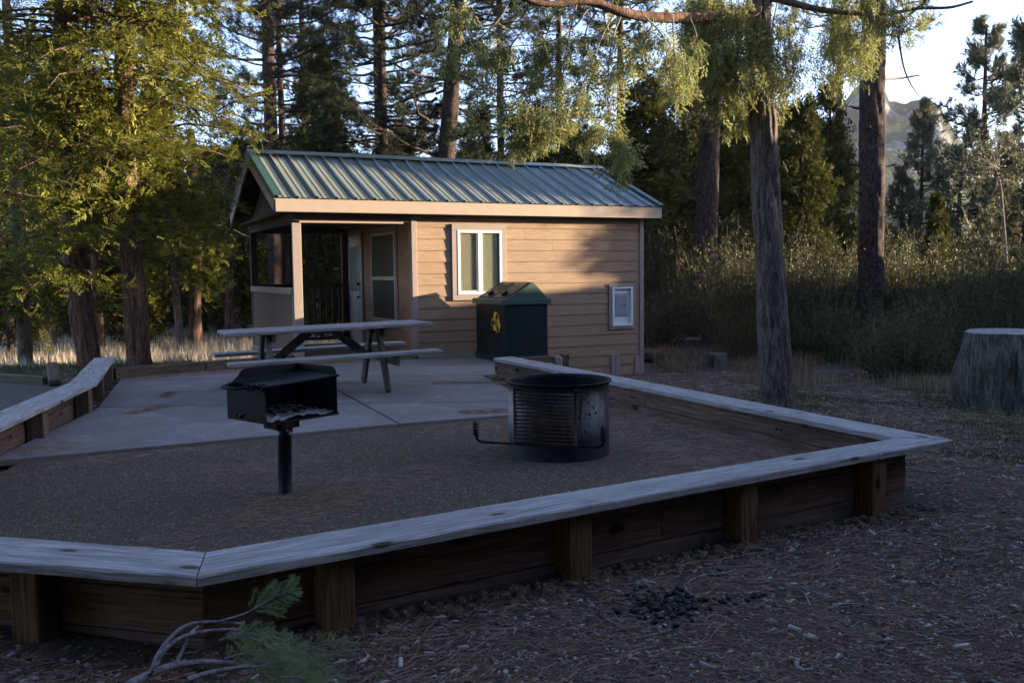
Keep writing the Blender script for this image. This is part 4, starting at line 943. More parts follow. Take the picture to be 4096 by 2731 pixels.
def pine_parts(zs, ztop, rad_fn, nbr, ntuft, tsize, seed, mat, T=TUF, trunk=lambda z: np.zeros(2), rb=.035, up=.1, bark=None, clump=.16):
    r = np.random.default_rng(seed); O, D, N, Sc, Ti = [], [], [], [], []; br = []
    for b in range(nbr):
        z = zs + (ztop - zs) * (b + r.random()) / nbr; a = r.uniform(0, 2 * np.pi); Lb = rad_fn(z, a) * r.uniform(.5, 1.1); o2 = trunk(z); out = np.array([math.cos(a), math.sin(a), 0])
        t = np.linspace(0, 1, 9); wob = np.cumsum(r.normal(0, .04 * Lb, (9, 3)), 0); dr = r.uniform(-.25, .12)
        pth = np.array([o2[0], o2[1], z]) + out * (Lb * t)[:, None] + wob * t[:, None] + np.outer(Lb * (dr * t + (up + .15) * t ** 2.5), [0, 0, 1.])
        br.append((pth, np.linspace(rb, .006, 9) * (.5 + .3 * Lb))); bt = r.uniform(0, .5)
        nsub = max(3, int(ntuft / 6))
        for s_ in range(nsub):
            tt = .35 + .65 * (s_ + r.random()) / nsub; base = np.array([np.interp(tt, t, pth[:, i]) for i in range(3)]); side = np.array([-out[1], out[0], 0]) * r.choice([-1, 1])
            d = nrm(out * .7 + side * r.uniform(.1, 1.) + np.array([0, 0, r.uniform(-.1, .5)])); l = Lb * r.uniform(.08, .30) * (1.2 - .7 * tt) + .1
            e = base + d * l; br.append((np.array([base, base + d * l * .5 + [0, 0, .02], e]), [.009, .007, .004]))
            for k in range(6):
                o = e - d * l * r.random() * .75 + r.normal(0, clump * .45, 3); O.append(o); D.append(d + r.normal(0, .45, 3) + [0, 0, .25]); N.append(r.standard_normal(3)); Sc.append(tsize * r.uniform(.75, 1.2)); Ti.append(np.clip(bt + .5 * r.random(), 0, 1))
    V, ti = scatter(T, np.array(O), np.array(D), np.array(N), np.array(Sc), np.array(Ti)); bv, bf = tubes(br, 5)
    return leafmesh('foliage', V, ti, mat), mesh('branches', bv, bf, bark or M_pbark, True)
P3 = lambda *a: [tuple(p) for p in a]

# --- the two big cedars on the left
def lean(x0, z0, x1, z1): return lambda z: np.array([x0 + (x1 - x0) * (z - z0) / (z1 - z0), 0.])
tA = trunkmesh('trunk', [(.02, 0, -.4), (0, 0, .2), (-.10, 0, 1.2), (-.17, .05, 2.2), (-.2, .1, 5), (-.2, .1, 10)], [.19, .178, .155, .14, .13, .11, .08, .05], M_cbark, 48, .045, .018, 15, 3, .03)
fa, ba = cedar_parts(1.55, 9.5, lambda z, a: (1.75 if z < 6 else 1.75 - .3 * (z - 6)) * (1 if z > 2.6 else .85), 130, 80, .18, 11, M_cedar, T=SPR_SM)
tree('cedar_tree', 'big cedar on the far left with a leaning furrowed trunk partly lit by the sun', (-6.83, 14.5, -.05), tA, [('foliage', fa, None), ('branches', ba, 'stuff')], sc=(1, 1, 1))
tB = trunkmesh('trunk', [(0, 0, -.4), (0, 0, .3), (-.04, 0, 1.3), (-.08, 0, 3), (.0, 0, 6), (.0, 0, 10)], [.195, .185, .165, .15, .14, .12, .08, .05], M_cbark, 48, .045, .018, 15, 9, .03)
def rB(z, a):
    base = np.interp(z, [1.4, 2.0, 2.8, 3.4, 4.6, 5.6, 7, 10], [1.2, 1.6, 1.75, 2.2, 2.35, 2.2, 1.8, .6]); return base
fb, bb = cedar_parts(1.55, 10, rB, 195, 88, .175, 17, M_cedar, T=SPR_SM)
tree('cedar_tree', 'big dark trunked cedar just left of the cabin with sunlit yellow green boughs', (-6.03, 14.55, -.05), tB, [('foliage', fb, None), ('branches', bb, 'stuff'), ('foliage', cedar_parts(2.1, 9, lambda z, a: .62 * rB(z, a), 85, 30, .30, 19, M_cedar, T=SPR_LO)[0], None)])
# small cedar right of it
tC = trunkmesh('trunk', [(.03, 0, -.4), (0, 0, .4), (-.05, 0, 1.5), (-.1, 0, 2.6), (-.1, 0, 4.5)], [.085, .08, .07, .055, .04, .02], M_gbark, 20, .08, .006, 8, 5, .02)
fc_, bc_ = cedar_parts(1.45, 3.6, lambda z, a: np.interp(z, [1.4, 2.0, 3.0, 4.4], [.75, 1.15, .9, .2]), 64, 40, .17, 23, M_cedar)
tree('small_cedar', 'slender young cedar with a thin pale trunk and bright sunlit foliage left of the porch', (at(418, 780, 24)[0] - .05, 24, -.78), tC, [('foliage', fc_, None), ('branches', bc_, 'stuff')], sc=(1.32, 1.32, 1.34))
# dark left edge: cedar branches low down at the frame edge
fl_, bl_ = cedar_parts(.9, 6.5, lambda z, a: np.interp(z, [.9, 2, 6.5], [1.2, 1.7, 1.2]), 80, 30, .30, 29, M_cedar, T=SPR_LO)
tE_ = trunkmesh('trunk', [(0, 0, -.5), (0, 0, 1), (0, 0, 4), (0, 0, 8)], [.14, .12, .1, .06], M_gbark, 20, .1, .008, 9, 15, .03)
tree('small_cedar', 'dim cedar with low dark boughs at the left edge behind the big cedars', (-9.3, 17.2, -.1), tE_, [('foliage', fl_, None), ('branches', bl_, 'stuff')])

# --- pines around the cabin (three crowns shared)
def pinetrunk(r0, h, seed, lx=0.): return trunkmesh('trunk', [(0, 0, -.8), (0, 0, .2), (lx * .3, 0, h * .3), (lx, 0, h * .7), (lx, 0, h)], [r0 * 1.12, r0, r0 * .93, r0 * .86, r0 * .75, r0 * .6, r0 * .35, r0 * .15], M_pbark, 30, .07, .010, 11, seed, .04, .06)
pineA = pine_parts(4.2, 12.5, lambda z, a: np.interp(z, [4, 6, 9, 13], [2.2, 2.9, 2.3, .6]), 64, 54, .23, 31, M_pine)
pineB = pine_parts(3.4, 12.0, lambda z, a: np.interp(z, [3, 6, 9, 13], [1.8, 2.8, 2.6, .6]), 66, 54, .23, 37, M_pine)
pineC = pine_parts(3.0, 12.0, lambda z, a: np.interp(z, [3, 5, 9, 13], [1.4, 2.2, 2.0, .6]), 54, 44, .23, 41, M_pine)
def P(parts): return [('foliage', parts[0], None), ('branches', parts[1], 'stuff')]
def upper(o, parts, dz=6.5):
    for nm, me, kd in P(parts): c = link(nm, me, MW[o.name] @ Matrix.Translation((0, 0, dz)) @ Matrix.Rotation(1.9, 4, 'Z'), o); (kd and tag(c, kind=kd))
    return o
def pine(label, X, Y, r0, parts, seed, rz=0, lx=0., h=13, sc=(1, 1, 1)): return upper(tree('pine_tree', label, (X, Y, float(terrain(X, Y)) + .05), pinetrunk(r0, h + 6, seed, lx), P(parts), rz=rz, sc=sc), parts)
pine('tall pine whose thick straight trunk rises behind the porch gable', -6.25, 24, .185, pineA, 51, 0)
pine('slim dark pine close beside the thick pine behind the porch gable', -6.95, 28, .11, pineC, 52, 1.1, sc=(1, 1, 1.05))
pine('pine with a half sunlit reddish trunk behind the left part of the roof', -3.60, 26, .165, pineB, 53, 2.2)
pine('slim dark pine standing right beside the half sunlit pine behind the roof', -3.86, 27, .12, pineC, 57, 4.0)
upper(tree('pine_tree', 'stout leaning pine trunk behind the middle of the roof, its foot hidden', (-1.82, 23, -.3), pinetrunk(.255, 13, 54, .6), P(pineB), rz=0), pineB)
tG = trunkmesh('trunk', [(-.25, 0, -1.0), (-.02, 0, .2), (.1, 0, 2.4), (.2, 0, 5), (.3, 0, 9), (.3, 0, 14)], [.46, .37, .32, .29, .27, .25, .18, .1], M_pbark, 44, .07, .014, 13, 55, .08, .05)
tree('pine_tree', 'large pine with scaly bark right of the cabin, its right side lit red brown', (5.45, 26, -.42), tG, P(pine_parts(5.2, 14, lambda z, a: np.interp(z, [5, 8, 14], [1.8, 3.0, .8]), 34, 30, .22, 61, M_pine)))
tI = trunkmesh('trunk', [(.05, 0, -.8), (0, 0, .4), (-.03, 0, 2.4), (-.06, 0, 6), (-.06, 0, 12)], [.30, .27, .265, .26, .25, .22, .16, .08], M_pbark, 48, .055, .016, 13, 56, .04, .04)
oI = tree('pine_tree', 'straight dark pine trunk at right with a bright sunlit edge and broken branch stubs', (7.76, 19.5, -.45), tI, P(pine_parts(6.6, 12.5, lambda z, a: np.interp(z, [6, 8, 13], [1.5, 2.6, .8]), 26, 24, .22, 63, M_pine)))
for z, a, l in ((4.75, 175, .2), (3.55, 180, .32), (3.52, 8, .30), (5.35, 15, .9), (2.95, 200, .14), (1.2, 250, .16), (1.75, 230, .14), (4.3, 240, .12), (2.3, 260, .12)):
    d = np.array([math.cos(R(a)), math.sin(R(a)), .12]); b = np.array([7.71, 19.5, z]); tube('branch_stub', oI, [b + d * .2, b + d * (.27 + l * .5), b + d * (.27 + l) + [0, 0, .03]], [.035, .026, .014], M_twig if l > .5 else M_pbark, 6)

# --- front cedar with hanging boughs
tH = trunkmesh('trunk', [(.10, 0, -.4), (.03, 0, .1), (-.06, 0, 1.2), (-.13, 0, 2.2), (-.2, 0, 3.3), (-.28, 0, 4.9), (-.3, 0, 7.5), (-.3, 0, 10)], [.245, .205, .188, .175, .165, .155, .145, .13, .11, .07], M_gbark, 60, .035, .017, 15, 71, .06, .07)
HX, HY, HZ = 3.40, 11.55, -.38
def aw(dx, dy, Y): return at(dx, dy, Y)
oH = tree('cedar_tree', 'cedar with a shaggy grey trunk standing just behind the right seat wall, boughs hanging overhead', (HX, HY, HZ), tH, [])
rh = np.random.default_rng(77); O, D, N, Sc, Ti = [], [], [], [], []; tw_ = []
def hangspray(p, n, spread, size, dirn=(0, 0, -1), bt=None):
    bt = rh.uniform(0, .5) if bt is None else bt
    for k in range(n):
        o = p + rh.normal(0, 1, 3) * np.array([spread, spread * .8, spread]); O.append(o); D.append(np.array(dirn) + rh.normal(0, .5, 3)); N.append(rh.normal(0, 1, 3) * [1, 1, .3]); Sc.append(size * rh.uniform(.6, 1.25)); Ti.append(np.clip(bt + .5 * rh.random(), 0, 1))
def strand(pix, Y0, Y1, r0, r1, nspr, size, start=.35, spread=.05):
    pts = np.array([aw(x, y, Y0 + (Y1 - Y0) * k / (len(pix) - 1)) for k, (x, y) in enumerate(pix)]); pp = smoothpath(pts, 5); tw_.append((pp, np.linspace(r0, r1, len(pp))))
    for k in range(nspr):
        t = start + (1 - start) * rh.random(); q = pp[int(t * (len(pp) - 1))]; hangspray(q, 1, spread * (.5 + t), size)
    hangspray(pp[-1], max(3, nspr // 6), spread, size)
# main limb (runs left from the trunk, above the roof) and its hanging twigs
limb = [aw(1748, 22, 11.5), aw(1690, 34, 11.2), aw(1640, 40, 11.0), aw(1560, 42, 10.6), aw(1480, 38, 10.3), aw(1420, 26, 10.1), aw(1370, 8, 10.0), aw(1330, 2, 9.9), aw(1270, 10, 9.8), aw(1215, 2, 9.7), aw(1150, -40, 9.6)]
tube('limb', oH, smoothpath(limb, 5), np.interp(np.linspace(0, 1, 51), [0, .3, .6, 1], [.085, .062, .045, .022]), M_cbark, 12)
limb2 = [aw(1750, -10, 11.5), aw(1830, 10, 11.4), aw(1880, 22, 11.3), aw(1950, 30, 11.2), aw(2030, 34, 11.1), aw(2110, 20, 11.0), aw(2180, 18, 10.9), aw(2235, 4, 10.8)]
tube('limb', oH, smoothpath(limb2, 5), np.interp(np.linspace(0, 1, 36), [0, .5, 1], [.05, .026, .013]), M_gbark, 9)
dead = [aw(2063, 80, 11.0), aw(2075, 150, 11.0), aw(2090, 190, 11.0), aw(2112, 224, 11.0)]
tube('dead_twig', oH, smoothpath(dead, 5), np.linspace(.016, .004, 16), M_black, 6)
L1 = [([(1278, 18), (1262, 60), (1240, 130), (1210, 200), (1180, 240), (1150, 268)], 70), ([(1210, 60), (1170, 110), (1140, 160), (1118, 200)], 40),
      ([(1325, 8), (1312, 60), (1298, 130), (1290, 200), (1282, 262)], 40), ([(1350, 22), (1320, 60), (1270, 100), (1200, 105), (1120, 115)], 45),
      ([(1372, 24), (1350, 60), (1342, 110), (1360, 150), (1350, 210), (1342, 250)], 45), ([(1405, 42), (1380, 90), (1362, 140), (1348, 180), (1300, 240), (1262, 276)], 60),
      ([(1425, 40), (1410, 80), (1400, 130), (1396, 200), (1398, 255), (1410, 300), (1430, 325), (1440, 352)], 90), ([(1398, 255), (1372, 290), (1350, 330)], 40),
      ([(1500, 42), (1490, 80), (1455, 130), (1420, 165)], 40), ([(1545, 45), (1548, 110), (1552, 160), (1560, 200)], 45), ([(1585, 42), (1600, 90), (1585, 150), (1570, 190)], 50),
      ([(1180, -20), (1150, 40), (1100, 90), (1060, 110), (1010, 140)], 60), ([(1250, 250), (1220, 262), (1180, 270)], 40), ([(1262, 276), (1230, 290), (1205, 310), (1190, 330)], 55), ([(1342, 250), (1300, 275), (1262, 290), (1248, 320)], 60),
      ([(1440, 352), (1425, 375), (1422, 392)], 30), ([(1385, 20), (1398, 70), (1440, 110), (1450, 150)], 40), ([(1480, 38), (1520, 80), (1530, 120)], 30), ([(1100, -30), (1060, 20), (1020, 60)], 40)]
for pix, ns in L1:
    Y0 = rh.uniform(9.6, 10.3); strand(pix, Y0, Y0 + rh.uniform(-.5, .3), .0115, .0035, int(ns * 2.0), .15, .34, .055)
# curtains on the right: around the trunk and right of it
L2 = []
for k in range(40):
    x0 = rh.uniform(1580, 2010); top = rh.uniform(-40, 60); ln = np.interp(x0, [1560, 1640, 1720, 1800, 1900, 2010], [190, 210, 255, 240, 200, 120]) * rh.uniform(.6, 1.0)
    L2.append(([(x0, top), (x0 + rh.uniform(-20, 20), top + ln * .4), (x0 + rh.uniform(-30, 30), top + ln * .8), (x0 + rh.uniform(-35, 35), top + ln)], int(30 + ln * .22)))
for pix, ns in L2:
    Y0 = rh.uniform(10.9, 12.1); strand(pix, Y0, Y0, .009, .003, int(ns * 1.9), .15, .1, .085)
for k in range(16):
    x0 = rh.uniform(1980, 2130); y0 = rh.uniform(-30, 20); strand([(x0, y0), (x0 + rh.uniform(-10, 30), y0 + 40), (x0 + rh.uniform(-5, 40), y0 + rh.uniform(50, 90))], 11, 11, .006, .002, 18, .13, .1, .06)
for k in range(20):     # above the frame and behind: fills the crown
    x0 = rh.uniform(1100, 2000); hangspray(aw(x0, rh.uniform(-150, -20), rh.uniform(10.6, 12.5)), 24, .28, .18)
V, ti = scatter(SPR_SM, np.array(O), np.array(D), np.array(N), np.array(Sc), np.array(Ti))
link('foliage', leafmesh('foliage', V, ti, M_cedar2), None, oH); bv, bf = tubes(tw_, 5); tag(link('twigs', mesh('twigs', bv, bf, M_twig, True), None, oH), kind='stuff')
fh, bh = cedar_parts(5.4, 9.5, lambda z, a: np.interp(z, [5, 7, 10], [2.0, 1.8, .6]), 40, 18, .3, 83, M_cedar2, T=SPR_LO, hang=.3)
link('foliage', fh, MW[oH.name], oH); tag(link('branches', bh, MW[oH.name], oH), kind='stuff')

# --- forest templates
dk = [cedar_parts(.5, 8, lambda z, a: np.interp(z, [.5, 2, 5, 8], [1.7, 2.1, 1.55, .45]) * (1 + .18 * math.sin(3 * a + z)), 150, 34, .38, 101 + i, M_dark, T=SPR_LO, droop=.25) for i in range(3)]
pl = [pine_parts(1.2, 8, lambda z, a: np.interp(z, [1, 3, 6, 8], [1.9, 2.1, 1.2, .2]), 80, 36, .30, 111 + i, M_pale, T=TUF_LO, up=.25) for i in range(2)]
tk = trunkmesh('trunk', [(0, 0, -.6), (0, 0, 1), (.05, 0, 4), (0, 0, 8)], [.2, .17, .14, .1, .04], M_pbark, 16, .25, .01, 8, 121, .04)
def forest(kind, dx, top, Y, half, label, group=None, rot=None, name='conifer'):
    b = at(dx, 680, Y); zt = at(dx, top, Y)[2]; z0 = float(terrain(b[0], Y)) - .05; rr = half * 1.7415 / FPX * Y; parts = (dk if kind == 'd' else pl)[int(dx * 7 + Y) % (3 if kind == 'd' else 2)]
    return tree(name, label, (b[0], Y, z0), tk, P(parts), group=group, rz=rng.uniform(0, 6.28) if rot is None else rot, sc=(rr / 2.0, rr / 2.0, (zt - z0) / 8.0))
forest('d', 742, 140, 31, 105, 'dense dark conifer behind the left part of the roof, between the two tall pines')
forest('d', 1215, 262, 33, 95, 'low rounded dark conifer behind the middle of the roof')
forest('d', 1105, 250, 36, 70, 'dark conifer right of the leaning pine trunk behind the roof')
forest('d', 1330, 300, 30, 85, 'dark conifer behind the right part of the ridge')
forest('d', 1480, 200, 31, 120, 'tall dark conifer left of the large scaly pine')
forest('d', 1570, 150, 37, 110, 'tall dark conifer directly behind the large scaly pine')
forest('d', 1700, 215, 33, 105, 'broad dark conifer between the scaly pine and the grey cedar trunk')
forest('d', 1835, 235, 29, 90, 'dark conifer just right of the grey cedar trunk')
forest('d', 1900, 185, 36, 75, 'dark pointed conifer left of the sunlit edged pine trunk')
forest('p', 2068, 380, 34, 55, 'pale sunlit pine behind the right edge of the bright edged trunk')
forest('p', 2112, 240, 40, 70, 'slender grey green pine standing before the mountain')
forest('d', 2148, 450, 25, 42, 'little dark green cone shaped conifer among the shrubs at right', name='small_conifer')
forest('p', 2248, 60, 34, 110, 'tall open pine with upswept branches at the right, against the sky', rot=.6)
forest('p', 2355, 20, 27, 120, 'tall pine cut off by the right edge of the frame')
forest('p', 2200, 330, 44, 90, 'grey pine low against the mountain foot')
forest('p', 2310, 300, 38, 90, 'bushy pine low down near the right edge of the frame')
forest('d', 470, 405, 33, 60, 'small dark conifer in the gap between the left cedars and the cabin')
forest('d', 560, 330, 37, 60, 'grey green conifer peeking out left of the porch gable')
for dx, Y, rz, lb in ((1150, 33, .4, 'open pine behind the ridge right of the leaning pine'), (1285, 36, 2.0, 'open pine behind the ridge, above the middle of the roof'), (1425, 34, 3.3, 'open pine behind the right part of the roof ridge'), (700, 36, 5.1, 'open pine far behind the left part of the roof')):
    b_ = at(dx, 300, Y); pine(lb, b_[0], Y, .15, pineA if Y % 2 else pineC, int(dx), rz)
G_F = 'dark conifers of the forest far behind the clearing'
for k in range(46):
    dx = -150 + k * 57 + rng.uniform(-25, 25); Y = rng.uniform(44, 62)
    if dx > 1950: top = rng.uniform(520, 570)
    elif dx > 640: top = rng.uniform(300, 400) if dx < 1500 else rng.uniform(240, 340)
    else: top = rng.uniform(330, 450) if dx > 380 else rng.uniform(120, 320)
    forest('d' if dx < 1950 or k % 2 else 'p', dx, top, Y, rng.uniform(75, 105), 'dark conifer in the forest mass far behind the clearing', G_F)
for k, (dx, Y) in enumerate(((-60, 26), (60, 30), (150, 27), (250, 33), (365, 36), (300, 25), (20, 22), (120, 36))):
    forest('d', dx, (200, 260, 150, 300, 330, 260, 120, 200)[k], Y, 95, 'dark conifer shaded behind the two big left cedars', 'dark conifers behind the big left cedars')
# trunks in the dark wood at left
tks = trunkmesh('trunk', [(0, 0, -.5), (.02, 0, 1), (.1, 0, 3), (.1, 0, 6)], [.18, .15, .13, .12, .09], M_cbark, 20, .12, .01, 9, 131, .05)
for dx, Y, s_, lab in ((223, 24.1, 1.05, 'slim sun flecked trunk just behind the big leaning cedar'), (447, 24.6, 1.15, 'dark forked trunk right of the slender pale trunk'), (527, 30, .9, 'dark trunk in the wood seen left of the porch'), (505, 34, .8, 'thin dark trunk left of another near the porch'), (122, 25, .7, 'thin dark trunk at the far left before the road')):
    b = at(dx, 760, Y); parts = P(dk[0]) if False else []
    o = tree('tree', lab, (b[0], Y, float(terrain(b[0], Y)) - .02), tks, [], sc=(s_, s_, 1)); fo, fb2 = cedar_parts(3.0, 6, lambda z, a: 1.6, 26, 14, .36, int(dx), M_dark, T=SPR_LO)
    link('foliage', fo, MW[o.name], o); tag(link('branches', fb2, MW[o.name], o), kind='stuff')

# --- shrubs at right
def shrub_parts(seed, h, rad, nst, nleaf, size, mat=M_shrub, T=LEA):
    r = np.random.default_rng(seed); O, D, N, Sc, Ti, br = [], [], [], [], [], []
    for s_ in range(nst):
        a = r.uniform(0, 6.28); rr = rad * math.sqrt(r.random()); hh = h * r.uniform(.55, 1.0) * (1 - .35 * (rr / rad) ** 2); end = np.array([math.cos(a) * rr, math.sin(a) * rr, hh]); b = np.array([math.cos(a) * rr * .2, math.sin(a) * rr * .2, -.05])
        t = np.linspace(0, 1, 7)[:, None]; pth = b + (end - b) * t + np.array([math.cos(a), math.sin(a), 0]) * (.25 * rr * np.sin(t * 3.14)) + np.cumsum(r.normal(0, .03, (7, 3)), 0) * t
        br.append((pth, np.linspace(.010, .0025, 7)))
        for k in range(nleaf):
            tt = .15 + .85 * r.random() ** .7; q = np.array([np.interp(tt, t[:, 0], pth[:, i]) for i in range(3)]); d = r.normal(0, .7, 3) + [0, 0, .5]
            O.append(q + r.normal(0, .07, 3)); D.append(d); N.append(r.standard_normal(3)); Sc.append(size * r.uniform(.6, 1.3)); Ti.append(r.random())
    V, ti = scatter(T, np.array(O), np.array(D), np.array(N), np.array(Sc), np.array(Ti)); bv, bf = tubes(br, 4)
    return leafmesh('foliage', V, ti, mat), mesh('stems', bv, bf, M_gbark, True)
sh = [shrub_parts(141, 1.0, .75, 80, 46, .075), shrub_parts(142, 1.0, .75, 60, 60, .070), shrub_parts(143, 1.0, .75, 90, 40, .080)]
def shrub(dx, Y, h, w_, lab, group=None, i=0):
    b = at(dx, 800, Y); z0 = float(terrain(b[0], Y)) - .05
    return tree('shrub', lab, (b[0], Y, z0), None, [('foliage', sh[i if i == 3 else i % 3][0], None), ('stems', sh[i if i == 3 else i % 3][1], 'stuff')], group=group, rz=rng.uniform(0, 6.28), sc=(w_ / .75, w_ / .75, h), cat='shrub')
sh.append(shrub_parts(144, 1.0, .75, 95, 44, .062, M_shrub2))
shrub(2115, 15.0, 1.5, 1.05, 'rounded dark green shrub with fine upright twigs, left of the big stump', None, 3)
shrub(2095, 15.5, 1.15, 1.0, 'low bushy skirt of the rounded shrub left of the big stump', None, 2)
shrub(1700, 19.2, 1.35, .7, 'dark spindly shrub between the scaly pine and the grey cedar trunk', None, 1)
shrub(1500, 23, 1.5, 1.0, 'dark shrub by the right corner of the cabin', None, 2)
shrub(1895, 18.9, 1.45, .85, 'dark shrub just right of the grey cedar trunk', None, 2)
shrub(2290, 15.2, 1.9, 1.15, 'dark shrub directly behind the big stump', None, 1)
G_S = 'shrubs of the tangled thicket at right'
k = 0; ORD = ('leftmost', 'second from the left', 'third from the left', 'fourth from the left', 'fifth from the left', 'sixth from the left', 'seventh from the left', 'eighth from the left', 'ninth from the left')
ROW = {18.6: 'dark shrub behind the stump, %s in the nearest row of the thicket', 20.5: 'olive shrub, %s in the second row of the thicket', 23.5: 'sunlit topped shrub, %s in the third row of the thicket', 28: 'sunlit shrub, %s in the farthest row of the thicket'}
for Y, xs_, h in ((18.6, (2095, 2170, 2280, 2400, 2520), 2.2), (20.5, (1795, 1880, 1955, 2080, 2200, 2330, 2460), 2.75), (23.5, (1705, 1770, 1840, 1940, 2060, 2170, 2290, 2400, 2500), 3.0), (28, (1530, 1700, 1820, 1950, 2080, 2210, 2340, 2470), 3.4)):
    for iq, dx in enumerate(xs_): shrub(dx + rng.uniform(-25, 25), Y + rng.uniform(-.6, .6), h * rng.uniform(.6, 1.12), rng.uniform(.9, 1.7), ROW[Y] % ORD[iq], G_S, k % 3); k += 1
# bare twiggy sapling against the thicket
tsap = []
rs = np.random.default_rng(151); b0 = at(2330, 560, 24); b0[2] = terrain(b0[0], 24)
stem = np.array([b0, at(2300, 450, 24), at(2288, 400, 24), at(2290, 350, 24)]); tsap.append((smoothpath(stem, 5), np.linspace(.05, .02, 16)))
for k in range(26):
    p = stem[2] + (stem[3] - stem[2]) * rs.random() + (stem[1] - stem[2]) * rs.random() * .5; d = nrm(rs.normal(0, 1, 3) * [1, .6, .6] + [0, 0, .5]); tsap.append((np.array([p, p + d * .5, p + d * 1.0 + rs.normal(0, .15, 3)]), [.018, .010, .004]))
bv, bf = tubes(tsap, 5); o = thing('sapling', 'bare twiggy grey sapling rising out of the thicket near the right edge', 'tree', tuple(b0)); tag(link('branches', mesh('branches', bv, bf, M_twig, True), None, o), kind='stuff')
O = [np.array(p[0][-1]) + rs.normal(0, .2, 3) for p in tsap for _ in range(14)]; V, ti = scatter(LEA, np.array(O), rs.normal(0, 1, (len(O), 3)), rs.normal(0, 1, (len(O), 3)), np.full(len(O), .22), rs.random(len(O))); link('foliage', leafmesh('foliage', V, ti, M_pale), None, o)

# --- unseen trees placed to shade the clearing and cabin wall (right, behind and left of the camera)
G_O = 'unseen conifers shading the clearing from outside the frame'
for k, (x, y, s_, hz) in enumerate(((13.2, 2.0, 1.3, 1.3), (12.6, 18.86, .43, 1.15), (13.5, 18.98, .43, 1.2), (14.6, 19.13, .43, 1.1), (12.9, 18.94, .43, 1.1), (15.5, 19.25, .43, 1.2), (14.1, 19.05, .42, 1.2), (16.3, 19.4, .43, 1.2), (22.5, 33, 1.3, 1.2), (23.5, 37, 1.4, 1.2), (25, 41, 1.4, 1.2), (27, 45, 1.5, 1.2), (16.4, 19.3, .5, 1.1), (18.5, 19.7, .5, 1.1), (3.0, -5.5, 1.6, 1.5), (-6.5, -3.5, 1.5, 1.5), (9.5, -2.5, 1.5, 1.5), (0, -12, 2, 1.8), (12.0, -3.0, 1.6, 1.5), (5.0, -9.0, 1.7, 1.6), (-3.0, -8.0, 1.7, 1.6), (-10.0, -4.0, 1.7, 1.5), (-10.5, 4.0, 1.5, 1.4), (9.5, -8.0, 1.6, 1.5), (-7.0, -9.0, 1.6, 1.5))):
    tree('conifer', 'unseen conifer shading the clearing from outside the frame', (x, y, float(terrain(x, y)) - .1), tk, P(dk[k % 3]), group=G_O, rz=k * 1.3, sc=(s_, s_, hz))

# --- stumps and logs
def stump(name, label, x, y, z, r0, r1, h, seed, flare=.1, mtop=M_stumptop):
    o = thing(name, label, 'stump', (x, y, z)); me = trunkmesh('bark', [(0, 0, -.15), (.0, 0, h * .3), (0, 0, h * .7), (0, 0, h)], [r0, r0 * .97, (r0 + r1) / 2, r1], M_stump, 84, .03, .036, 15, seed, flare, .10)
    link('bark', me, MW[o.name], o); n = 84; co = np.empty(len(me.vertices) * 3, np.float32); me.vertices.foreach_get('co', co); co = co.reshape(-1, 3); ring = co[-n:].copy(); ring[:, 2] += .0
    c = np.array([[0, 0, h + .012]]); mid = ring * [.93, .93, 1] + [0, 0, .012]; mid2 = ring * [.5, .5, 1] + [0, 0, .016 + 0]; mid2[:, 2] += .01 * np.sin(np.arange(n) * .9)
    V = np.vstack([ring, mid, mid2, c]); F = []
    for i in range(n):
        j = (i + 1) % n; F += [(i, j, n + j, n + i), (n + i, n + j, 2 * n + j, 2 * n + i), (2 * n + i, 2 * n + j, 3 * n)]
    link('cut_face', mesh('cut_face', V, F, mtop), MW[o.name], o); return o
b1, b2 = onground(2203, 930, -.3), onground(2300, 948, -.3); SY = 11.15
pL = at(2215, 850, SY)[0]; stx = pL + .60
stump('tree_stump', 'huge weathered grey tree stump at the right edge of the picture', stx, SY + .15, float(terrain(stx, SY)), .585, .52, at(2280, 764, SY)[2] - float(terrain(stx, SY)), 161, .04)
q = at(1643, 835, 17.8); stump('tree_stump', 'small low dark stump in the dry grass between the cabin and the grey cedar', q[0], 17.8, float(terrain(q[0], 17.8)), .235, .21, .27, 163, .02, M_stump)
a_, b_ = at(1478, 822, 19.0), at(1530, 822, 18.8)
for v in (a_, b_): v[2] = float(terrain(v[0], 19)) + .13
lg = thing('log', 'reddish brown fallen log beside the right corner of the cabin', 'log', tuple(a_)); V, F = tubes([(np.linspace(a_ - (b_ - a_) * .8, b_, 12), .14)], 18); me = mesh('bark', V + rng.normal(0, .006, V.shape), F, M_cbark, True); link('bark', me, None, lg)
tube('broken_end', lg, [b_ - (b_ - a_) * .02, b_ + (b_ - a_) * .04, b_ + (b_ - a_) * .10 + np.array([0, 0, .05])], [.138, .12, .03], M_stump, 14)

# --- grasses
def blades(name, n, place, hmin, hmax, wd, mat, seed, label, cat='grass', bend=.35):
    r = np.random.default_rng(seed); Pp = place(r, n); n = len(Pp); h = r.uniform(hmin, hmax, n) * (1 if Pp.shape[1] == 3 else 1); a = r.uniform(0, 6.28, n); b = r.uniform(.05, bend, n) * h
    w2 = wd * r.uniform(.6, 1.3, n); dx, dy = np.cos(a), np.sin(a); o = Pp[:, :3]
    q = np.stack([-dy * w2, dx * w2, 0 * w2], 1); mid_ = o + np.stack([dx * b * .3, dy * b * .3, h * .55], 1); tip = o + np.stack([dx * b, dy * b, h], 1)
    V = np.stack([o - q, o + q, mid_ + q * .8, o - q, mid_ + q * .8, mid_ - q * .8, mid_ - q * .8, mid_ + q * .8, tip], 1).reshape(-1, 3); ti = np.repeat(r.random(n), 3)
    return tag(link(name, leafmesh(name, V, ti, mat)), label, cat, kind='stuff')
def zof(x, y): return terrain(x, y) + bumps(x, y) - .01
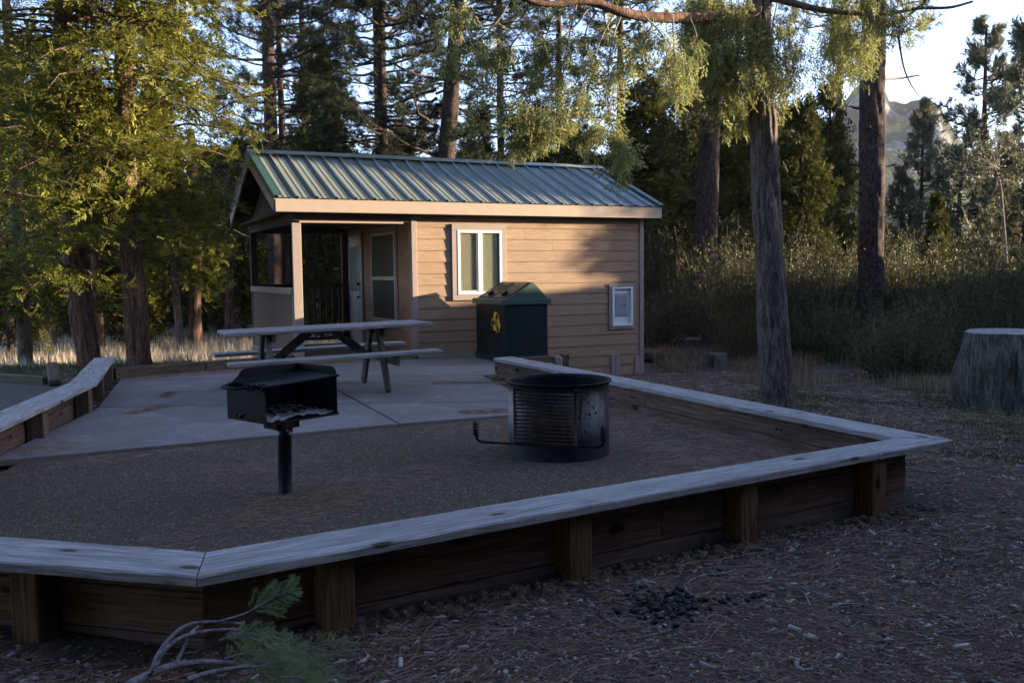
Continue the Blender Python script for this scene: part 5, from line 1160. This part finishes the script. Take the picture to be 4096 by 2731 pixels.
def field(poly_test, x0, x1, y0, y1, clump=0):
    def f(r, n):
        x = r.uniform(x0, x1, n * 4); y = r.uniform(y0, y1, n * 4); m_ = poly_test(x, y)
        if clump: m_ &= (np.sin(x * 2.1 + y) * np.cos(y * 1.7 - x * .6) + .5 * np.sin(x * 5 + y * 4) + r.normal(0, .35, len(x))) > clump - 1
        x, y = x[m_][:n], y[m_][:n]; return np.stack([x, y, zof(x, y)], 1)
    return f
curb_y = lambda x: 12.42 + (x + 5.5) * .81
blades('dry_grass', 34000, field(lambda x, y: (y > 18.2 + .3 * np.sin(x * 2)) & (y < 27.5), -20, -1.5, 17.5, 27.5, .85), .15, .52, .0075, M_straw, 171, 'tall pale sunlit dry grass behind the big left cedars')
blades('dry_grass', 9000, field(lambda x, y: (y > 14.0) & (x < -5.4), -16, -5, 14.6, 19, .7), .05, .25, .005, M_straw, 172, 'short straw coloured grass at the far left in front of the tall grass')
blades('green_grass', 5500, field(lambda x, y: (y > curb_y(x) + .15) & (y < 16.8) & (y > 13.0), -8.2, -3.2, 12.8, 15.6), .03, .10, .005, M_green, 173, 'short green grass between the back curb and the left cedars')
blades('dry_grass', 5200, field(lambda x, y: (x > 2.9) & (y > 16.2 + .8 * np.sin(x * 2.3) + .4 * np.sin(x * 7)), 2.9, 7.5, 15.5, 21, 1.35), .05, .36, .005, M_straw_shade, 174, 'dry grass tufts around the small stump right of the cabin')
blades('dry_grass', 3400, field(lambda x, y: (y > 13.2 + .7 * np.sin(x * 2.7) + .35 * np.sin(x * 8.1)) & (x > 3.6), 3.6, 8.2, 12.4, 15.6, 1.45), .04, .30, .005, M_straw_shade, 175, 'dry grass fringe at the foot of the thicket')
blades('green_grass', 13000, field(lambda x, y: (x > 2.2 + (9 - y) * .25), 2.2, 6.3, 7.4, 13.5, 1.2), .015, .06, .005, M_green, 176, 'short green turf patches behind the right seat wall')

# --- litter: needles and wood chips as real little pieces
def inside(poly, x, y):
    c = np.zeros(len(x), bool); j = len(poly) - 1
    for i in range(len(poly)):
        xi, yi = poly[i]; xj, yj = poly[j]; c ^= ((yi > y) != (yj > y)) & (x < (xj - xi) * (y - yi) / (yj - yi + 1e-12) + xi); j = i
    return c
def needles(name, n, samp, zf, label, seed, l0=.07, l1=.16, w_=.0011, lift=.012):
    r = np.random.default_rng(seed); x, y, th_ = samp(r, n); n = len(x); l = r.uniform(l0, l1, n); c = r.normal(0, .25, n); z = zf(x, y) + r.uniform(.001, lift, n); t = np.linspace(-.5, .5, 4)
    X = x[:, None] + np.cos(th_)[:, None] * l[:, None] * t - np.sin(th_)[:, None] * (c * l)[:, None] * (t ** 2); Y = y[:, None] + np.sin(th_)[:, None] * l[:, None] * t + np.cos(th_)[:, None] * (c * l)[:, None] * (t ** 2)
    Z = z[:, None] + r.normal(0, .05, n)[:, None] * l[:, None] * t; Z = np.maximum(Z, zf(x, y)[:, None] + .001); q = np.stack([-np.sin(th_), np.cos(th_), 0 * th_], 1) * w_; up_ = np.array([0, 0, w_ * 1.6])
    Pm = np.stack([X, Y, Z], -1); A = Pm - q[:, None]; B = Pm + q[:, None] + up_; V = np.stack([A, B], 2).reshape(-1, 3)
    F = []; i0 = (np.arange(n) * 8)[:, None]
    for k in range(3): a = k * 2; F += [np.hstack([i0 + a, i0 + a + 2, i0 + a + 3, i0 + a + 1])]
    F = np.stack(F, 1).reshape(-1, 4); me = mesh(name, V, F, M_needle); tintattr(me, np.repeat(r.random(n) ** 1.15, 3)); return tag(link(name, me), label, 'pine needles', kind='stuff')
def chips(name, n, samp, zf, label, seed, s0=.010, s1=.042):
    r = np.random.default_rng(seed); x, y, th_ = samp(r, n); n = len(x); l = s0 + (s1 - s0) * r.random(n) ** 2.2; w_ = l * r.uniform(.18, .5, n); h = l * r.uniform(.08, .22, n); z = zf(x, y) + h * .4
    T = np.array([(-.5, -.4, -.5), (.5, -.5, -.5), (.42, .5, -.5), (-.5, .5, -.5), (-.4, -.5, .5), (.5, -.3, .4), (.45, .4, .5), (-.5, .3, .45)]); c, s_ = np.cos(th_), np.sin(th_); ti_ = r.normal(0, .18, n)
    Q = T[None] * np.stack([l, w_, h], 1)[:, None]; X = x[:, None] + Q[..., 0] * c[:, None] - Q[..., 1] * s_[:, None]; Y = y[:, None] + Q[..., 0] * s_[:, None] + Q[..., 1] * c[:, None]; Z = z[:, None] + Q[..., 2] + Q[..., 0] * ti_[:, None]
    V = np.stack([X, Y, Z], -1).reshape(-1, 3); Fb = np.array([(0, 1, 5, 4), (1, 2, 6, 5), (2, 3, 7, 6), (3, 0, 4, 7), (4, 5, 6, 7)]); F = (Fb[None] + (np.arange(n) * 8)[:, None, None]).reshape(-1, 4)
    me = mesh(name, V, F, M_chip); tintattr(me, np.repeat(r.random(n) ** 1.1, 5)); return tag(link(name, me), label, 'wood chips', kind='stuff')
wallpoly = [(-3.9, 3.9), (N0[0], N0[1]), OT, RF, (-.6, 13), (-4.4, 13), (-5, 5)]
def outer(dens_pow=1.6, xr=(-3.5, 8), yr=(1.2, 11)):
    def f(r, n):
        y = yr[0] + (yr[1] - yr[0]) * r.random(n * 2) ** dens_pow; x = r.uniform(-.62, .62, n * 2) * (y + .5); m_ = ~inside(wallpoly, x, y); x, y = x[m_][:n], y[m_][:n]
        return x, y, r.normal(.25, .9, len(x)) + np.sin(x * 1.3 + y) * .8
    return f
ground_z = lambda x, y: terrain(x, y) + bumps(x, y)
chips('wood_chips', 17500, outer(1.35, yr=(1.6, 9)), ground_z, 'grey weathered wood chips strewn over the forest floor outside the wall', 181)
chips('wood_chips', 900, outer(1.3, yr=(1.7, 8)), ground_z, 'larger pale wood slivers lying among the fine chips', 186, .03, .075)
needles('pine_needles', 25000, outer(1.3, yr=(1.6, 11)), ground_z, 'brown fallen pine needles over the wood chips outside the wall', 182, w_=.0014)
needles('pine_needles', 9000, outer(.75, yr=(7, 17)), ground_z, 'rust brown needle litter under the trees behind the right seat wall', 187, .09, .18, .0024, .02)
chips('wood_chips', 3500, outer(.8, yr=(7, 16)), ground_z, 'pale bark and wood bits on the floor behind the right seat wall', 188, .02, .06)
bed = [(-3.5, 4.4), (-1.3, 3.8), (2.55, 6.15), (.95, 9.3), (.45, 9.0), (-1.05, 8.3), (-4.0, 6.8)]
def bedsamp(cl=0.):
    def f(r, n):
        x = r.uniform(-4, 2.7, n * 5); y = r.uniform(3.7, 9.4, n * 5); m_ = inside(bed, x, y); m_ &= (np.sin(x * 1.9 + 1) * np.cos(y * 1.6) + .6 * np.sin(x * 4.1 - y * 3.3) + .9 * (x > 1.0) + r.normal(0, .35, len(x))) > cl; x, y = x[m_][:n], y[m_][:n]; return x, y, r.normal(.1, .6, len(x))
    return f
flatz = lambda x, y: np.full(len(x), -.025)
needles('pine_needles', 11500, bedsamp(.55), flatz, 'thin brown pine needles in drifts on the gravel bed', 183, .05, .12, .001, .006)
chips('gravel', 6000, bedsamp(-3), flatz, 'coarse pale grit lying on the gravel bed', 184, .003, .011)
def strip(a, b, sp):
    def f(r, n):
        t = r.random(n); s_ = r.normal(0, sp, n); d = np.array(b) - a; L = np.linalg.norm(d); d = d / L; return a[0] + d[0] * t * L - d[1] * s_, a[1] + d[1] * t * L + d[0] * s_, np.arctan2(d[1], d[0]) + r.normal(0, .5, n)
    return f
slabz = lambda x, y: np.zeros(len(x))
for k, (a, b, sp, n, lab) in enumerate((((-5.2, 12.55), (-3.6, 13.7), .10, 1500, 'rusty needle drift along the foot of the back curb'), ((1.0, 9.3), (2.45, 6.3), .10, 2600, 'brown needles banked against the inner face of the right wall'), ((-3.95, 9.2), (-3.75, 9.75), .05, 320, 'small streak of brown needles on the slab by the left wall'), ((-4.05, 10.4), (-4.15, 10.9), .04, 200, 'tiny patch of needles on the slab near the left wall posts'), ((-1.0, 11.5), (.1, 11.4), .05, 420, 'line of needles across the slab left of the right wall end'), ((-.5, 9.0), (.1, 9.1), .07, 300, 'needles gathered at the slab edge left of the fire ring'), ((-4.0, 7.2), (-3.6, 7.5), .12, 110, 'sparse needles on the slab corner by the left wall'))):
    needles('pine_needles', n, strip(a, b, sp), slabz if k != 1 else flatz, lab, 190 + k, .05, .12, .0013, .012)
rr_ = np.random.default_rng(199)
chips('debris', 260, lambda r, n: (r.uniform(-4, .2, n), r.uniform(7.9, 13, n), r.uniform(0, 6.28, n)), slabz, 'tiny bits of bark and leaf scattered on the slab', 201, .008, .03)
# a few larger twigs on the litter
for k, (pix, lab) in enumerate((([(1578, 1345), (1590, 1335), (1620, 1325), (1660, 1322), (1690, 1312)], 'thin pale curved twig on the litter above the charcoal heap'), ([(1572, 1348), (1578, 1362), (1602, 1378)], 'short pale bent twig just right of the charcoal heap'), ([(1850, 1368), (1856, 1384), (1862, 1398)], 'small upright looking grey twig on the litter at right'), ([(1835, 1352), (1880, 1368), (1915, 1380)], 'straight grey twig on the litter at right'), ([(1905, 1402), (1940, 1392), (1985, 1394)], 'forked grey twig lying furthest right on the litter'))):
    pts = [onground(x, y) + np.array([0, 0, .012]) for x, y in pix]; o = tube('twig', None, smoothpath(pts, 4), .0045, M_fgtwig, 6); tag(o, lab, 'twig')
# soil banked at the foot of the wall
lumps(420, lambda r: (lambda t, s_: np.array([F0[0] + dF.x * t + nF.x * (.16 + s_), F0[1] + dF.y * t + nF.y * (.16 + s_), float(terrain(F0[0] + dF.x * t, F0[1] + dF.y * t)) + .0]))(r.uniform(-.1, 4.7), abs(r.normal(0, .09))), (.02, .055), 203, M_gravel, 'soil_clods', 'dark soil clods banked along the foot of the front seat wall', 'soil')

# --- fallen cedar branch in the foreground
fbr = thing('fallen_branch', 'fresh green cedar branch with pale bare stems lying against the front wall', 'branch', tuple(onground(440, 1520)))
rf = np.random.default_rng(211); bt_ = []; O, D, N, Sc, Ti = [], [], [], [], []
def fp(x, y, Y): return at(x, y, Y)
def fstem(pix, r0, r1, spr=0, size=.09, start=.3):
    pts = smoothpath([fp(*p) for p in pix], 6); bt_.append((pts, np.linspace(r0, r1, len(pts))))
    for k in range(spr):
        t = start + (1 - start) * k / max(1, spr - 1); i = int(t * (len(pts) - 1)); d = pts[min(i + 1, len(pts) - 1)] - pts[max(i - 1, 0)]; d = d / (np.linalg.norm(d) + 1e-9)
        sdv = np.array([d[2], 0, -d[0]]) * (1 if k % 2 else -1); O.append(pts[i] + rf.normal(0, .003, 3)); D.append(d * .9 + sdv * rf.uniform(.3, .9) + rf.normal(0, .08, 3) + [0, 0, -.15]); N.append(np.array([0, -1, .45]) + rf.normal(0, .22, 3)); Sc.append(size * rf.uniform(.7, 1.2) * (1.15 - .6 * t)); Ti.append(rf.random())
fstem([(290, 1575, 2.55), (350, 1545, 2.62), (400, 1527, 2.68), (470, 1520, 2.74), (540, 1523, 2.78)], .014, .008)
fstem([(345, 1548, 2.6), (365, 1500, 2.66), (400, 1455, 2.74), (440, 1432, 2.80), (500, 1428, 2.84), (560, 1432, 2.86)], .008, .0045)
fstem([(352, 1540, 2.6), (375, 1495, 2.64), (420, 1462, 2.7), (480, 1448, 2.76), (560, 1444, 2.8)], .008, .0045)
fstem([(405, 1522, 2.68), (425, 1480, 2.72), (440, 1452, 2.74), (455, 1438, 2.8)], .006, .004)
fstem([(500, 1428, 2.84), (560, 1410, 2.86), (600, 1388, 2.86), (640, 1366, 2.86), (668, 1352, 2.86)], .0045, .002, 20, .08, .35)
fstem([(430, 1560, 2.6), (500, 1540, 2.66), (600, 1530, 2.7), (700, 1540, 2.7)], .009, .003)
for k in range(18):
    x0, y0 = 500 + 11 * k + rf.uniform(-15, 15), rf.uniform(1450, 1570); L = rf.uniform(80, 150); a = R(rf.uniform(-22, 50)); x1, y1 = min(x0 + L * math.cos(a), 800), y0 + L * math.sin(a) * .7; Y = rf.uniform(2.5, 2.85)
    fstem([(x0, y0, Y), ((x0 + x1) / 2, (y0 + y1) / 2 - 8, Y - .03), (x1, y1, Y - .05)], .0028, .001, 12, .055, .1)
V, ti = scatter(SPR_FG, np.array(O), np.array(D), np.array(N), np.array(Sc), np.array(Ti)); link('foliage', leafmesh('foliage', V, ti, M_fresh), None, fbr); bv, bf = tubes(bt_, 7); tag(link('stems', mesh('stems', bv, bf, M_fgtwig, True), None, fbr), kind='stuff')

# --- road far left and mountain
rd = [(-45, 36), (-12, 26.6), (-5, 24.5), (-5, 28), (-12, 30.5), (-45, 42)]
xs2 = np.linspace(-45, -4.5, 60); ya = np.interp(xs2, [-45, -12, -4.5], [33, 25.6, 23.8]); yb = ya + 3.6
V = []; 
for x, a, b in zip(xs2, ya, yb):
    for t in np.linspace(0, 1, 6): y = a + (b - a) * t; V.append((x, y, float(terrain(x, y)) + .05))
F = [(i * 6 + j, (i + 1) * 6 + j, (i + 1) * 6 + j + 1, i * 6 + j + 1) for i in range(59) for j in range(5)]
tag(link('road', mesh('road', V, F, M_road, True)), kind='structure')
def mountain():
    n, m_ = 220, 90; az = np.linspace(R(-12), R(52), n); rad = np.linspace(430, 900, m_); A, Rr = np.meshgrid(az, rad)
    dxs = np.array([1500, 1700, 1850, 1900, 1945, 1975, 2010, 2035, 2070, 2105, 2150, 2175, 2215, 2260, 2330, 2450, 2700]); dys = np.array([430, 400, 330, 262, 200, 178, 186, 215, 224, 226, 244, 275, 330, 380, 420, 450, 480])
    azs = np.arctan((dxs * 1.7415 - 2048) / FPX); tops = np.array([at(dx, dy, 1.0)[2] - CAM_H for dx, dy in zip(dxs, dys)]) / np.cos(azs) * np.cos(azs)
    crest = np.interp(az, azs, tops) * 620 * 1.02 * np.cos(az)
    f = np.clip((rad - 430) / 190, 0, 1); prof = np.where(rad < 620, f ** .8, 1 - (rad - 620) / 400)
    Z = prof[:, None] * crest[None] + 9 * vnoise((m_, n), 40, 16, 301) * prof[:, None] + 4.5 * np.abs(vnoise((m_, n), 100, 40, 302)) * prof[:, None] + 1.6 * vnoise((m_, n), 200, 80, 304)
    Z = Z - 6
    V = np.stack([Rr * np.sin(A), Rr * np.cos(A), Z], -1).reshape(-1, 3); i = np.arange(m_ - 1)[:, None] * n; j = np.arange(n - 1)[None]
    tag(link('mountain', mesh('mountain', V, np.stack([i + j, i + j + 1, i + n + j + 1, i + n + j], -1).reshape(-1, 4), M_mount, False)), kind='structure')
mountain()
# --- evening air
hv, hf = [], []
bm = bmesh.new(); bmesh.ops.create_cube(bm, size=1)
for v in bm.verts: v.co = (v.co.x * 2000, v.co.y * 2000, -3.5 if v.co.z < 0 else 185)
me = bpy.data.meshes.new('haze'); bm.to_mesh(me); bm.free()
hm = bpy.data.materials.new('haze_air'); hm.use_nodes = True; hn = hm.node_tree; hn.nodes.remove(hn.nodes['Principled BSDF'])
pv = hn.nodes.new('ShaderNodeVolumePrincipled'); pv.inputs['Color'].default_value = (.86, .92, 1, 1); pv.inputs['Density'].default_value = .0001; pv.inputs['Anisotropy'].default_value = .2
hn.links.new(pv.outputs[0], hn.nodes['Material Output'].inputs['Volume']); me.materials.append(hm)
tag(link('haze', me), 'pale evening haze filling the valley air', 'haze', kind='stuff')
